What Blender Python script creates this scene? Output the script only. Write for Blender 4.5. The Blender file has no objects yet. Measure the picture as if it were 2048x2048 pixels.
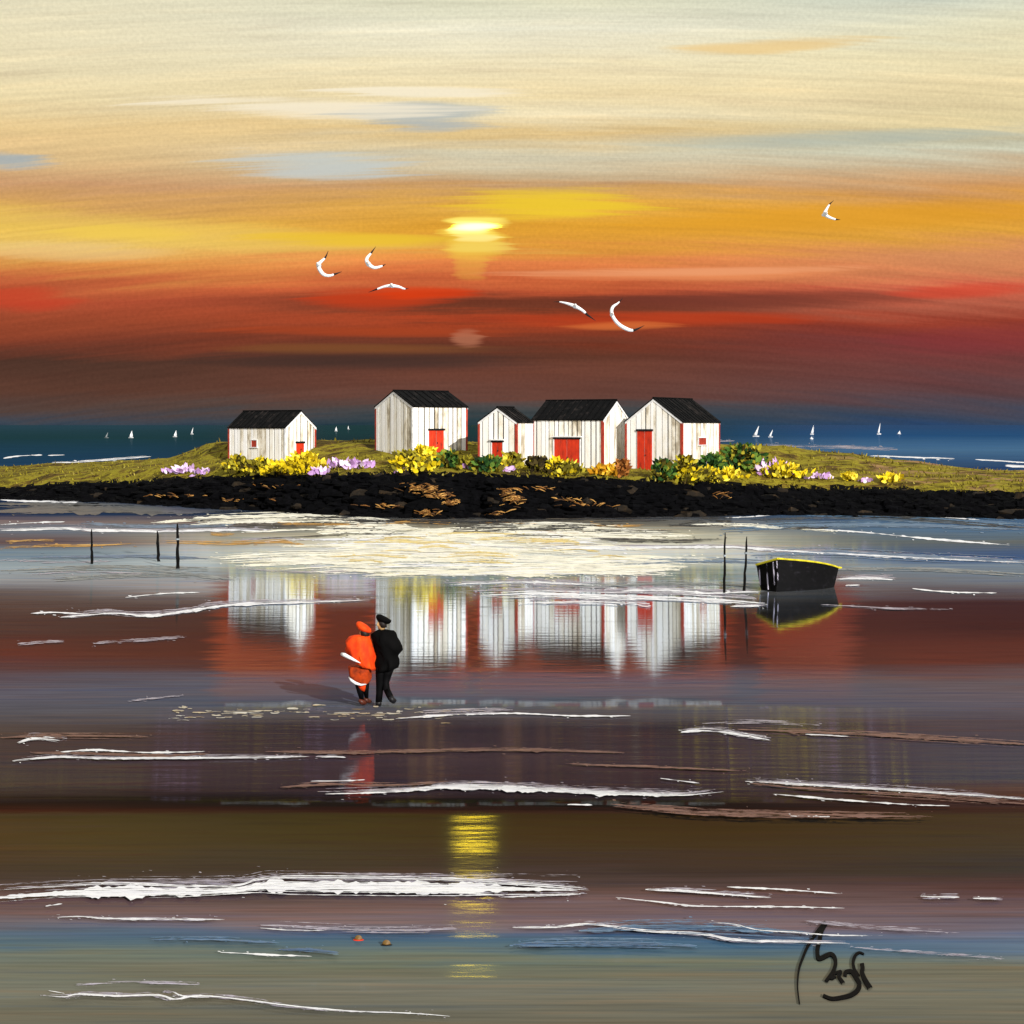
import bpy, bmesh, math, random
from mathutils import Vector, Matrix, noise as mnoise
random.seed(7)
D = bpy.data
S = bpy.context.scene
COL = S.collection
F = 2844.0          # focal length in units of a 2048 wide frame (50 mm lens)
HZ = 850.0          # horizon row
HC = 6.3            # camera height above the sea
def lin(r, g, b):
    f = lambda c: (c/255/12.92) if c/255 <= .04045 else ((c/255+.055)/1.055)**2.4
    return (f(r), f(g), f(b), 1)

# ------------------------------------------------------------------ camera
cam = D.objects.new('camera', D.cameras.new('camera')); COL.objects.link(cam)
cam.location = (0, 0, HC); cam.rotation_euler = (math.pi/2, 0, 0)
cam.data.lens = 36*F/2048; cam.data.sensor_width = 36
cam.data.shift_y = -(1024-HZ)/2048
cam.data.clip_start = .1; cam.data.clip_end = 100000
S.camera = cam
S.view_settings.view_transform = 'Standard'; S.view_settings.look = 'None'
S.view_settings.exposure = 0.0; S.view_settings.gamma = 1.0

# ------------------------------------------------------------------ node helper
class NT:
    def __init__(s, tree): s.t = tree
    def n(s, typ, **kw):
        nd = s.t.nodes.new(typ)
        for k, v in kw.items():
            if k.startswith('_'): setattr(nd, k[1:], v)
        return nd
    def put(s, sock, v):
        if isinstance(v, bpy.types.NodeSocket): s.t.links.new(v, sock)
        elif v is not None: sock.default_value = v
    def m(s, op, a, b=None, c=None, clamp=False):
        nd = s.n('ShaderNodeMath', _operation=op); nd.use_clamp = clamp
        for i, v in enumerate((a, b, c)):
            if v is not None: s.put(nd.inputs[i], v)
        return nd.outputs[0]
    def xyz(s, x, y, z=0.0):
        nd = s.n('ShaderNodeCombineXYZ')
        for i, v in enumerate((x, y, z)): s.put(nd.inputs[i], v)
        return nd.outputs[0]
    def sep(s, v):
        nd = s.n('ShaderNodeSeparateXYZ'); s.put(nd.inputs[0], v); return nd.outputs
    def noise(s, vec, scale=1.0, detail=5.0, rough=.55, dist=0.0):
        nd = s.n('ShaderNodeTexNoise'); s.put(nd.inputs['Vector'], vec)
        nd.inputs['Scale'].default_value = scale; nd.inputs['Detail'].default_value = detail
        nd.inputs['Roughness'].default_value = rough; nd.inputs['Distortion'].default_value = dist
        return nd.outputs[0]
    def mix(s, f, a, b, mode='MIX'):
        nd = s.n('ShaderNodeMix', _data_type='RGBA', _blend_type=mode)
        s.put(nd.inputs[0], f); s.put(nd.inputs[6], a); s.put(nd.inputs[7], b); return nd.outputs[2]
    def ramp(s, fac, stops, interp='LINEAR'):
        nd = s.n('ShaderNodeValToRGB'); cr = nd.color_ramp; cr.interpolation = interp
        stops = sorted(stops, key=lambda q: q[0])
        while len(cr.elements) < len(stops): cr.elements.new(.5)
        for e, (p, c) in zip(cr.elements, stops): e.position = min(1, max(0, p))
        for e, (p, c) in zip(cr.elements, stops): e.color = c
        s.put(nd.inputs[0], fac); return nd.outputs[0]
    def mr(s, v, a, b, c=0.0, d=1.0, smooth=True):
        nd = s.n('ShaderNodeMapRange'); nd.interpolation_type = 'SMOOTHSTEP' if smooth else 'LINEAR'; nd.clamp = True
        for i, q in enumerate((v, a, b, c, d)): s.put(nd.inputs[i], q)
        return nd.outputs[0]

# ------------------------------------------------------------------ sky (world)
W = D.worlds.new('World'); S.world = W; W.use_nodes = True
W.node_tree.nodes.clear(); T = NT(W.node_tree)
dx, dy, dz = T.sep(T.n('ShaderNodeTexCoord').outputs['Generated'])
u = T.m('ARCTAN2', dx, dy)
v0 = T.m('DIVIDE', dz, T.m('SQRT', T.m('ADD', T.m('MULTIPLY', dx, dx), T.m('ADD', T.m('MULTIPLY', dy, dy), 1e-5))))
va = T.m('ADD', v0, T.m('MULTIPLY', T.m('MULTIPLY', u, u), .22))     # brush arcs sag towards both sides
na = T.noise(T.xyz(T.m('MULTIPLY', u, 2.2), T.m('MULTIPLY', va, 26), 0), 1, 6, .6)
nb = T.noise(T.xyz(T.m('MULTIPLY', u, 3.5), T.m('MULTIPLY', va, 90), 3), 1, 8, .65)
ncn = T.noise(T.xyz(T.m('MULTIPLY', u, 5.0), T.m('MULTIPLY', va, 260), 9), 1, 6, .6)
v = T.m('ADD', v0, T.m('ADD', T.m('MULTIPLY', T.m('SUBTRACT', na, .5), .032), T.m('MULTIPLY', T.m('SUBTRACT', nb, .5), .024)))
v = T.m('ADD', v, T.m('MULTIPLY', T.m('MULTIPLY', u, u), .025))      # bands arch gently
pos = T.m('DIVIDE', T.m('SUBTRACT', .32, v), .34, clamp=True)
def sky_ramp(rows): return T.ramp(pos, [((.32-(HZ-r)/F)/.34, lin(*c)) for r, c in rows])
SL = sky_ramp([(0,(226,221,192)),(90,(232,222,188)),(170,(232,218,178)),(220,(236,218,172)),(280,(232,202,146)),(330,(222,190,138)),
  (385,(204,156,112)),(425,(210,160,96)),(462,(233,188,82)),(500,(236,196,104)),(540,(222,150,76)),(572,(196,100,60)),(606,(178,80,52)),
  (650,(154,72,46)),(690,(124,60,42)),(725,(78,52,42)),(775,(92,60,48)),(815,(84,66,60)),(835,(60,70,82)),(855,(22,46,72))])
SC = sky_ramp([(0,(222,220,192)),(60,(234,230,206)),(130,(240,226,186)),(190,(240,220,172)),(235,(238,224,186)),(272,(226,196,138)),(312,(212,204,176)),
  (348,(204,182,146)),(378,(200,156,108)),(408,(226,170,70)),(450,(226,162,52)),(490,(224,156,60)),(525,(226,130,72)),(562,(208,104,60)),
  (585,(184,82,50)),(598,(118,58,40)),(622,(112,56,38)),(640,(168,68,38)),(662,(130,58,38)),(700,(98,56,42)),(760,(108,66,54)),(795,(104,68,58)),
  (818,(74,72,72)),(850,(40,60,66))])
SR = sky_ramp([(0,(204,210,194)),(50,(220,220,196)),(130,(236,226,186)),(200,(234,216,170)),(262,(222,206,160)),(290,(192,188,162)),(312,(208,208,184)),
  (350,(202,176,140)),(395,(208,154,100)),(430,(226,160,60)),(480,(224,162,62)),(520,(214,142,92)),(560,(208,128,86)),(585,(206,100,74)),(620,(176,92,70)),
  (650,(150,62,46)),(690,(126,58,56)),(735,(108,62,60)),(780,(94,66,68)),(808,(76,70,80)),(832,(58,72,94)),(852,(44,70,106))])
sky = T.mix(T.mr(u, -.30, -.02), SL, SC); sky = T.mix(T.mr(u, .04, .32), sky, SR)
sky = T.mix(1.0, sky, T.ramp(ncn, [(.25,(.91,.91,.91,1)),(.5,(1,1,1,1)),(.75,(1.07,1.07,1.06,1))]), 'MULTIPLY')
nd = T.noise(T.xyz(T.m('MULTIPLY', u, 4.2), T.m('MULTIPLY', va, 62), 17), 1, 7, .62, .4)
sky = T.mix(T.mr(nd, .50, .68, 0, .45), sky, T.mix(1.0, sky, (1.22,1.17,1.12,1), 'MULTIPLY'))
sky = T.mix(T.mr(nd, .48, .30, 0, .42), sky, T.mix(1.0, sky, (.78,.74,.76,1), 'MULTIPLY'))
ne = T.noise(T.xyz(T.m('MULTIPLY', u, 9), T.m('MULTIPLY', va, 210), 31), 1, 6, .65, .3)
sky = T.mix(1.0, sky, T.ramp(ne, [(.28,(.92,.91,.91,1)),(.5,(1,1,1,1)),(.72,(1.07,1.06,1.05,1))]), 'MULTIPLY')
grain = T.n('ShaderNodeTexNoise'); T.put(grain.inputs['Vector'], T.xyz(u, v0)); grain.inputs['Scale'].default_value = 420; grain.inputs['Detail'].default_value = 3
sky = T.mix(1.0, sky, T.ramp(grain.outputs[0], [(.3,(.94,.94,.94,1)),(.7,(1.06,1.06,1.06,1))]), 'MULTIPLY')
def patch(px, row, wx, wr, col, alpha, ragged=.8, gain=1.0, slope=0.0, soft=2.0, box=False):
    """soft brush-like cloud streak centred on a direction"""
    global sky
    u0, q0 = math.atan((px-1024)/F), (HZ-row)/F
    ux = T.m('DIVIDE', T.m('SUBTRACT', u, u0), wx/F)
    vv = T.m('SUBTRACT', T.m('SUBTRACT', v0, q0), T.m('MULTIPLY', T.m('SUBTRACT', u, u0), slope))
    vy = T.m('DIVIDE', vv, wr/F)
    ux = T.m('ADD', ux, T.m('MULTIPLY', T.m('SUBTRACT', ncn, .5), ragged*2.2))      # frayed brush ends
    vy = T.m('ADD', vy, T.m('MULTIPLY', T.m('SUBTRACT', na, .5), ragged*2.0))
    if box: ux = T.m('MULTIPLY', ux, ux)                 # squarer, like a flat brush
    e = T.m('ADD', T.m('MULTIPLY', ux, ux), T.m('MULTIPLY', vy, vy))
    e = T.m('ADD', e, T.m('MULTIPLY', T.m('SUBTRACT', nb, .5), ragged*3))
    k = T.mr(e, soft, 0.0, 0.0, alpha)
    c = lin(*col); sky = T.mix(k, sky, (c[0]*gain, c[1]*gain, c[2]*gain, 1))
patch(860, 236, 120, 26, (170,182,186), .8, 1.7)
patch(640, 226, 260, 18, (248,236,210), .8, 1.7)
patch(620, 332, 150, 22, (196,206,206), .75, 1.7)
patch(20, 350, 70, 14, (150,176,190), .7, 1.6)
patch(1540, 104, 170, 12, (238,200,128), .7, .9)
patch(860, 185, 150, 12, (250,240,216), .7, 1.6)
patch(1700, 292, 320, 14, (176,188,178), .55, .8)
patch(380, 478, 520, 26, (238,202,100), .5, .9, 1, -.03)
patch(240, 478, 120, 14, (244,206,80), .55, .9)
patch(700, 480, 190, 14, (238,196,46), .75, .8)
patch(130, 520, 180, 18, (240,206,140), .5, .9)
patch(1090, 408, 150, 26, (242,206,50), .8, 1.4)
patch(1700, 448, 420, 24, (226,158,40), .6, .6)
patch(740, 600, 120, 20, (206,62,24), .7, .9)
patch(840, 586, 100, 12, (220,62,18), .75, .9)
patch(760, 664, 260, 9, (176,70,34), .6, .9)
patch(1400, 548, 260, 12, (240,150,96), .6, .9)
patch(1500, 604, 330, 18, (108,52,42), .7, .5)
patch(1300, 640, 340, 13, (186,60,28), .65, .9)
patch(1350, 545, 300, 7, (238,160,112), .7, 1.1)
patch(1240, 652, 90, 8, (226,120,60), .6, 1.0)
patch(1960, 690, 140, 24, (136,52,56), .4, .9)
patch(700, 700, 260, 10, (132,82,44), .6, .8)
patch(720, 722, 300, 16, (58,46,42), .7, .5)
patch(40, 610, 90, 20, (206,64,40), .6, .9)
patch(1940, 596, 110, 12, (214,66,44), .6, .8)
patch(934, 674, 26, 18, (190,120,90), .6, 1.8)
patch(940, 512, 34, 40, (236,176,72), .5, 1.0, box=True)
patch(948, 470, 56, 44, (246,204,76), .85, .9, box=True)
patch(965, 494, 62, 10, (246,214,100), .7, 1.0, box=True)
patch(950, 455, 46, 20, (252,224,96), .95, .8, 1.1, box=True)
patch(948, 476, 44, 7, (253,232,140), .8, 1.0, 1.1, box=True)
patch(962, 440, 60, 6, (253,232,110), .8, 1.0, 1.1, box=True)
patch(945, 455, 40, 12, (255,240,150), .95, .8, 1.4, box=True)
patch(948, 454, 42, 8, (255,208,40), 1.0, .6, 42.0, 0, 1.6)
above = T.mr(v0, .30, .75); sky = T.mix(above, sky, (.60, .62, .60, 1))
back = T.mr(dy, .25, -.35); sky = T.mix(back, sky, T.mix(T.mr(v0, -.02, .02), (.05,.05,.05,1), (.60,.60,.60,1)))
bg = T.n('ShaderNodeBackground'); T.put(bg.inputs[0], sky); bg.inputs[1].default_value = 1.0
T.t.links.new(bg.outputs[0], T.n('ShaderNodeOutputWorld').inputs[0])

# ------------------------------------------------------------------ sun lamp (front right, behind the viewer: right-hand walls are the bright ones)
sl = D.lights.new('sun', 'SUN'); sl.energy = 5.0; sl.angle = math.radians(.6); sl.color = (1, .95, .88)
so = D.objects.new('sun', sl); COL.objects.link(so)
sdir = Vector((-.50, .82, -.41)); so.rotation_euler = sdir.to_track_quat('-Z', 'Y').to_euler()

# ------------------------------------------------------------------ helpers
def link(name, me, mats, parent=None, smooth=False):
    o = D.objects.new(name, me); COL.objects.link(o)
    for m in (mats if isinstance(mats, (list, tuple)) else [mats]): me.materials.append(m)
    if parent is not None: o.parent = parent
    if smooth:
        for p in me.polygons: p.use_smooth = True
    return o
def mesh(name, verts, faces, mats, parent=None, smooth=False, fm=None):
    me = D.meshes.new(name); me.from_pydata([tuple(q) for q in verts], [], faces)
    if fm:
        for p, k in zip(me.polygons, fm): p.material_index = k
    me.update(); return link(name, me, mats, parent, smooth)
def empty(name, loc, rz=0.0):
    o = D.objects.new(name, None); COL.objects.link(o); o.location = loc; o.rotation_euler = (0, 0, rz); o.empty_display_size = .3; return o
def tag(o, label, cat, group=None):
    o['label'] = label; o['category'] = cat
    if group: o['group'] = group
    return o
class MB:
    """collects boxes and tubes for one mesh"""
    def __init__(s): s.v = []; s.f = []; s.m = []
    def add(s, vs, fs, m=0):
        b = len(s.v); s.v += [tuple(q) for q in vs]; s.f += [tuple(i+b for i in f) for f in fs]; s.m += [m]*len(fs)
    def hexa(s, p, m=0):
        s.add(p, [(0,3,2,1),(4,5,6,7),(0,1,5,4),(1,2,6,5),(2,3,7,6),(3,0,4,7)], m)
    def box(s, a, b, m=0):
        (x0,y0,z0),(x1,y1,z1) = a, b
        s.hexa([(x0,y0,z0),(x1,y0,z0),(x1,y1,z0),(x0,y1,z0),(x0,y0,z1),(x1,y0,z1),(x1,y1,z1),(x0,y1,z1)], m)
    def tube(s, pts, rad, n=8, m=0, cap=True, flat=1.0):
        pts = [Vector(p) for p in pts]; b = len(s.v); k = len(pts); up = None
        for i, p in enumerate(pts):
            t = (pts[min(i+1, k-1)]-pts[max(i-1, 0)]).normalized()
            if up is None: up = Vector((0,1,0)) if abs(t.y) < .9 else Vector((1,0,0))
            a = (up-t*up.dot(t)).normalized(); c = t.cross(a); up = a
            r = rad[i] if isinstance(rad, (list, tuple)) else rad
            for j in range(n):
                an = 2*math.pi*j/n; s.v.append(tuple(p+a*math.cos(an)*r*flat+c*math.sin(an)*r))
        for i in range(k-1):
            for j in range(n):
                s.f.append((b+i*n+j, b+i*n+(j+1)%n, b+(i+1)*n+(j+1)%n, b+(i+1)*n+j)); s.m.append(m)
        if cap:
            s.f.append(tuple(b+j for j in reversed(range(n)))); s.f.append(tuple(b+(k-1)*n+j for j in range(n))); s.m += [m, m]
    def ball(s, c, r, m=0, nu=12, nv=8):
        b = len(s.v); c = Vector(c)
        rr = r if isinstance(r, (list, tuple)) else (r, r, r)
        for i in range(nv+1):
            th = math.pi*i/nv
            for j in range(nu):
                ph = 2*math.pi*j/nu
                s.v.append((c.x+rr[0]*math.sin(th)*math.cos(ph), c.y+rr[1]*math.sin(th)*math.sin(ph), c.z+rr[2]*math.cos(th)))
        for i in range(nv):
            for j in range(nu):
                s.f.append((b+i*nu+j, b+(i+1)*nu+j, b+(i+1)*nu+(j+1)%nu, b+i*nu+(j+1)%nu)); s.m.append(m)
    def build(s, name, mats, parent=None, smooth=False): return mesh(name, s.v, s.f, mats, parent, smooth, s.m)

# ------------------------------------------------------------------ materials
def mat(name):
    m = D.materials.new(name); m.use_nodes = True; m.node_tree.nodes.clear(); return m, NT(m.node_tree)
def finish(m, t, sh):
    t.t.links.new(sh, t.n('ShaderNodeOutputMaterial').inputs[0]); return m
def princ(t, col, rough=.8, spec=.3, normal=None):
    p = t.n('ShaderNodeBsdfPrincipled'); t.put(p.inputs['Base Color'], col); t.put(p.inputs['Roughness'], rough)
    p.inputs['Specular IOR Level'].default_value = spec
    if normal is not None: t.put(p.inputs['Normal'], normal)
    return p.outputs[0]
def obj_co(t): return t.n('ShaderNodeTexCoord').outputs['Object']
def bump(t, h, strength=.3, dist=.02):
    b = t.n('ShaderNodeBump'); t.put(b.inputs['Height'], h); b.inputs['Strength'].default_value = strength; b.inputs['Distance'].default_value = dist
    return b.outputs[0]
def mottled(name, cols, scale=(1,1,1), rough=.8, spec=.3, island=0.0, bmp=.25, detail=6):
    """paint with mottled tones: cols are (position, srgb) stops"""
    m, t = mat(name); x, y, z = t.sep(obj_co(t))
    vec = t.xyz(t.m('MULTIPLY', x, scale[0]), t.m('MULTIPLY', y, scale[1]), t.m('MULTIPLY', z, scale[2]))
    n = t.noise(vec, 1, detail, .6)
    f = n
    if island:
        r = t.n('ShaderNodeNewGeometry').outputs['Random Per Island']
        f = t.m('ADD', n, t.m('MULTIPLY', t.m('SUBTRACT', r, .5), island))
    return finish(m, t, princ(t, t.ramp(f, [(p, lin(*c)) for p, c in cols]), rough, spec, bump(t, n, bmp, .02) if bmp else None))

M = {}
M['board'] = mottled('weathered_white_board', [(.22,(180,168,146)),(.34,(234,226,208)),(.48,(247,244,236)),(.72,(252,251,249))], (2.2,2.2,.7), .8, .2, .45)
M['cream'] = mottled('weathered_cream_board', [(.22,(140,126,104)),(.38,(206,192,164)),(.52,(226,216,194)),(.75,(238,232,218))], (2.2,2.2,.7), .8, .2, .45)
M['gap'] = mottled('dark_gap', [(.3,(40,36,34)),(.7,(74,66,60))], (2,2,2), .9, .1)
M['roof'] = mottled('tarred_roof', [(.3,(3,3,4)),(.58,(10,9,10)),(.8,(48,42,40))], (1.5,1.5,1.5), .75, .1, .3)
M['red'] = mottled('red_paint', [(.25,(120,34,18)),(.42,(190,48,20)),(.6,(214,54,20)),(.8,(224,78,40))], (3,3,1.2), .6, .3)
M['darkred'] = mottled('worn_red_paint', [(.3,(120,40,28)),(.6,(176,60,40)),(.8,(190,96,76))], (3,3,2), .7, .3)
M['white'] = mottled('white_paint', [(.3,(206,206,206)),(.6,(240,240,240))], (3,3,3), .6, .3)
M['black'] = mottled('black_paint', [(.3,(8,8,10)),(.7,(20,19,22))], (3,3,3), .5, .3)
def streaky(name, cols, scale=None, rough=.6, spec=.3, bmp=.2, thr=.44):
    m, t = mat(name); x, y, z = t.sep(t.n('ShaderNodeNewGeometry').outputs['Position'])
    l = t.m('LOGARITHM', t.m('MAXIMUM', y, 4.0), math.e); a = t.m('DIVIDE', x, t.m('ADD', t.m('MULTIPLY', y, .55), 6.0))
    n1 = t.noise(t.xyz(t.m('MULTIPLY', a, 12), t.m('MULTIPLY', l, 150), 2), 1, 6, .65)
    n2 = t.noise(t.xyz(t.m('MULTIPLY', a, 30), t.m('MULTIPLY', l, 330), 7), 1, 5, .65)
    p = princ(t, t.ramp(n1, [(q, lin(*c)) for q, c in cols]), rough, spec, bump(t, n2, bmp, .02))
    mx = t.n('ShaderNodeMixShader'); tr = t.n('ShaderNodeBsdfTransparent')
    t.put(mx.inputs[0], t.mr(n2, thr-.035, thr+.035)); t.t.links.new(tr.outputs[0], mx.inputs[1]); t.t.links.new(p, mx.inputs[2])
    return finish(m, t, mx.outputs[0])
M['foam'] = streaky('foam_white', [(.25,(214,212,222)),(.45,(244,244,248)),(.7,(250,250,250))], (.8,5,1), .6, .3, .2, thr=0.4)
M['lilacfoam'] = streaky('pale_lilac_film', [(.3,(150,142,158)),(.6,(196,190,206))], (.8,5,1), .4, .4, .3, thr=0.49)
M['creamglare'] = streaky('cream_sand_glare', [(.25,(240,222,168)),(.40,(252,245,216)),(.6,(255,253,244)),(.78,(248,230,150))], (.25,2,1), .6, .3, .2, thr=0.44)  # cream tones of the glare, put into the colour
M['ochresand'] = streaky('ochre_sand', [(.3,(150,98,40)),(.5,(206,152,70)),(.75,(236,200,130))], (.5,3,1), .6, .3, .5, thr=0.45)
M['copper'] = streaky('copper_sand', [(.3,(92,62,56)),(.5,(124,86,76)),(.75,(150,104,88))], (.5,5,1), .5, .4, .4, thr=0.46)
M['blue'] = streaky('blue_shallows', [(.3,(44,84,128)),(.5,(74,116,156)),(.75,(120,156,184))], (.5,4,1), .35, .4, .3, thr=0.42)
M['yellowglare'] = streaky('yellow_sand_glare', [(.3,(222,184,96)),(.5,(246,220,140)),(.75,(250,236,180))], thr=.45)  # yellow tones of the same painted glare
M['mud'] = streaky('dark_mud', [(.3,(20,22,28)),(.5,(44,46,52)),(.62,(84,70,52)),(.75,(120,116,104))], thr=.47)
M['navy'] = streaky('deep_blue_water', [(.3,(16,28,48)),(.55,(26,46,76)),(.8,(50,76,104))], (.2,2,1), .35, .5, .5, thr=0.4)
M['greysand'] = streaky('grey_wet_sand', [(.3,(110,118,122)),(.6,(150,158,162)),(.8,(176,182,184))], (.4,3,1), .4, .4, .4, thr=0.47)
M['darksand'] = mottled('dark_wet_sand', [(.3,(46,40,42)),(.6,(66,58,60)),(.8,(84,72,72))], (.4,3,1), .4, .4, .4)
M['redsand'] = mottled('red_brown_sand', [(.3,(92,44,32)),(.6,(118,58,42)),(.8,(128,74,58))], (.4,3,1), .4, .4, .4)

# ------------------------------------------------------------------ beach profile (a concave wet beach that falls away from the viewer)
TH = [(0,0),(1045,0),(1110,.0140),(1150,.0200),(1165,.0205),(1180,.0245),(1260,.0340),(1330,.0400),(1385,.0430),(1590,.0800),(1632,.0690),(1690,.0765),(1720,.085),(1790,.092),(1835,.104),(1868,.112),(1885,.080),(1922,.085),(1932,.119),(1950,.123),(1965,.080),(2048,.055),(3000,.03)]
def tab(t, x):
    if x <= t[0][0]: return t[0][1]
    for (a, p), (b, q) in zip(t, t[1:]):
        if x <= b: return p+(q-p)*(x-a)/(b-a)
    return t[-1][1]
PY = [120.0]; PZ = [0.0]
while PY[-1] > 5:
    y, z = PY[-1], PZ[-1]; st = y*.0015
    rw = HZ+F*(HC-z)/y; th = tab(TH, rw)
    if 1385 < rw < 1632:
        dark = ((rw-HZ)/F-max(-.004, (2.1-z)/(101-y)))/2
        k = min(1, (rw-1385)/40)*min(1, max(0, (1632-rw)/40)); k = k*k*(3-2*k); th += (dark-th)*k
    PZ.append(z+th*st); PY.append(y-st)
def gz(y):
    if y >= 120: return 0.0
    lo, hi = 0, len(PY)-1
    if y <= PY[hi]: return PZ[hi]
    while hi-lo > 1:
        m_ = (lo+hi)//2
        if PY[m_] >= y: lo = m_
        else: hi = m_
    f = (PY[lo]-y)/(PY[lo]-PY[hi]); return PZ[lo]+(PZ[hi]-PZ[lo])*f
def row2y(r):
    if r <= HZ+F*HC/120: return F*HC/max(.2, r-HZ)
    lo, hi = 0, len(PY)-1
    while hi-lo > 1:
        m_ = (lo+hi)//2
        if HZ+F*(HC-PZ[m_])/PY[m_] <= r: lo = m_
        else: hi = m_
    ra, rb = HZ+F*(HC-PZ[lo])/PY[lo], HZ+F*(HC-PZ[hi])/PY[hi]
    f = (r-ra)/max(1e-9, rb-ra); return PY[lo]+(PY[hi]-PY[lo])*f
def ground(px, r, dz=0.0):
    y = row2y(r); return Vector(((px-1024)/F*y, y, gz(y)+dz))
def at(px, r, y):
    """a point at distance y seen in that direction"""
    return Vector(((px-1024)/F*y, y, HC-(r-HZ)/F*y))

# ------------------------------------------------------------------ the wet beach and the sea: one sheet to the horizon
mw, t = mat('wet_beach_and_sea'); x, y, z = t.sep(t.n('ShaderNodeNewGeometry').outputs['Position'])
ly = t.m('LOGARITHM', t.m('MAXIMUM', y, 4.0), math.e)
ax = t.m('DIVIDE', x, t.m('ADD', t.m('MULTIPLY', y, .55), 6.0))     # streaks grow longer offshore
w1 = t.noise(t.xyz(t.m('MULTIPLY', ax, 2.2), t.m('MULTIPLY', ly, 9), 0), 1, 5, .55)
w2 = t.noise(t.xyz(t.m('MULTIPLY', ax, 5.0), t.m('MULTIPLY', ly, 46), 5), 1, 7, .62)
w3 = t.noise(t.xyz(t.m('MULTIPLY', ax, 9.0), t.m('MULTIPLY', ly, 170), 11), 1, 5, .6)
LY0, LY1 = math.log(7.0), math.log(3200.0)
lyw = t.m('ADD', ly, t.m('ADD', t.m('MULTIPLY', t.m('SUBTRACT', w1, .5), .17), t.m('MULTIPLY', t.m('SUBTRACT', w2, .5), .06)))
ps = t.m('DIVIDE', t.m('SUBTRACT', LY1, lyw), LY1-LY0, clamp=True)
def rp(r): return (LY1-math.log(row2y(r)))/(LY1-LY0)
def gr(rows): return t.ramp(ps, [(rp(r), lin(*c)) for r, c in rows])
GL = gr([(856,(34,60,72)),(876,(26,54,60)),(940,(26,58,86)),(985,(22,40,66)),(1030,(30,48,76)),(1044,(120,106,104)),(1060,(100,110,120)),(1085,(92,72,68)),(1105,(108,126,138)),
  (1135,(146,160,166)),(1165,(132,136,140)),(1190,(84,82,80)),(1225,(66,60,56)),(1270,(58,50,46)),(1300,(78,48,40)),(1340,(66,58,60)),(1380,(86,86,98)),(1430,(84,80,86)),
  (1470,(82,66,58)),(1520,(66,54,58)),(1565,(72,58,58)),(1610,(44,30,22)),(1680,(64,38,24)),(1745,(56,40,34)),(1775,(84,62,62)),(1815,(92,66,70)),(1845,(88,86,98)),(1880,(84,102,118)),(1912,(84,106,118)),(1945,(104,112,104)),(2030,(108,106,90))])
GC = gr([(866,(24,52,54)),(985,(18,28,44)),(1035,(60,62,66)),(1052,(130,124,108)),(1075,(220,214,186)),(1100,(234,234,224)),(1125,(214,220,216)),(1150,(140,152,154)),(1175,(190,196,202)),  # pale central rows carry the glare in the base colour
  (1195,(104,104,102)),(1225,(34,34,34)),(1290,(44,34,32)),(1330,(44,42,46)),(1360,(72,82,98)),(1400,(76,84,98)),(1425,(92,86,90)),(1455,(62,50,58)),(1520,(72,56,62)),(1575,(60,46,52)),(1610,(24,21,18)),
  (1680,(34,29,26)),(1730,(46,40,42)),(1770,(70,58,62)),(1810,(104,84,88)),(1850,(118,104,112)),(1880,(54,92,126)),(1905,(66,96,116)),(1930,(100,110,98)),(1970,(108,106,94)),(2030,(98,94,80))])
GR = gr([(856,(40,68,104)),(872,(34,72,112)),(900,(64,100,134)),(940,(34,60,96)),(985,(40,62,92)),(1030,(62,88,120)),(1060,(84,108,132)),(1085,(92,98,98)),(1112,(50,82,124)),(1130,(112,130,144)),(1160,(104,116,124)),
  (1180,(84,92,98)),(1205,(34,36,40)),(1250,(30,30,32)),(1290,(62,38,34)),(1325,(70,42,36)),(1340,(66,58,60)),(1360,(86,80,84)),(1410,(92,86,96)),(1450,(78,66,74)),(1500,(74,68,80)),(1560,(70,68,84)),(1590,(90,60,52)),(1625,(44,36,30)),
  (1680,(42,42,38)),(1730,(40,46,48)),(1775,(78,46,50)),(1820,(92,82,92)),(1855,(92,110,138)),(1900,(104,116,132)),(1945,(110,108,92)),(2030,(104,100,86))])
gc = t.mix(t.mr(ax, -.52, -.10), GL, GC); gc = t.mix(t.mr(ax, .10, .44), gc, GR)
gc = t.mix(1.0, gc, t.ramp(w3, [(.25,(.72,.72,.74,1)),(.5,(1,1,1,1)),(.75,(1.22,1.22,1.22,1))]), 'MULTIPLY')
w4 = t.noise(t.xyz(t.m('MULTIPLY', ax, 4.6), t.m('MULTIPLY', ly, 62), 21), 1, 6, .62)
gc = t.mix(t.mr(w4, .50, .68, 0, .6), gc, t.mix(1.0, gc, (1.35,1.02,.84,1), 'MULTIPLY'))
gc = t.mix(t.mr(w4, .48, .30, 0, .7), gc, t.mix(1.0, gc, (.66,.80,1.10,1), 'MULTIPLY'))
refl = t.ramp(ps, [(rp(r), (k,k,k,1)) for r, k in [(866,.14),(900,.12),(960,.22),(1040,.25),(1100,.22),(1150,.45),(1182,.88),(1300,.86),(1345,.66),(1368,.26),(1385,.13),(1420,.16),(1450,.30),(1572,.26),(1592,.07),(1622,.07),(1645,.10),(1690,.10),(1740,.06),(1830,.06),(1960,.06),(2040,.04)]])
wq = t.m('ADD', t.m('DIVIDE', x, y), t.m('MULTIPLY', t.m('SUBTRACT', w2, .5), .05))
wet = t.ramp(t.m('DIVIDE', t.m('ADD', wq, .3), .6, clamp=True), [((q-1024)/F/.6+.5, (k,k,k,1)) for q, k in [(200,.2),(415,.26),(455,1),(630,1),(660,.5),(735,.5),(755,1),(930,1),(945,.6),(960,1),(1440,1),(1475,.35),(1510,.35),(1530,.9),(1680,.9),(1730,.3),(1900,.25)]])     # wet is a reflectivity mask, shaped to keep reflections to the hut and boat columns
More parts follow.
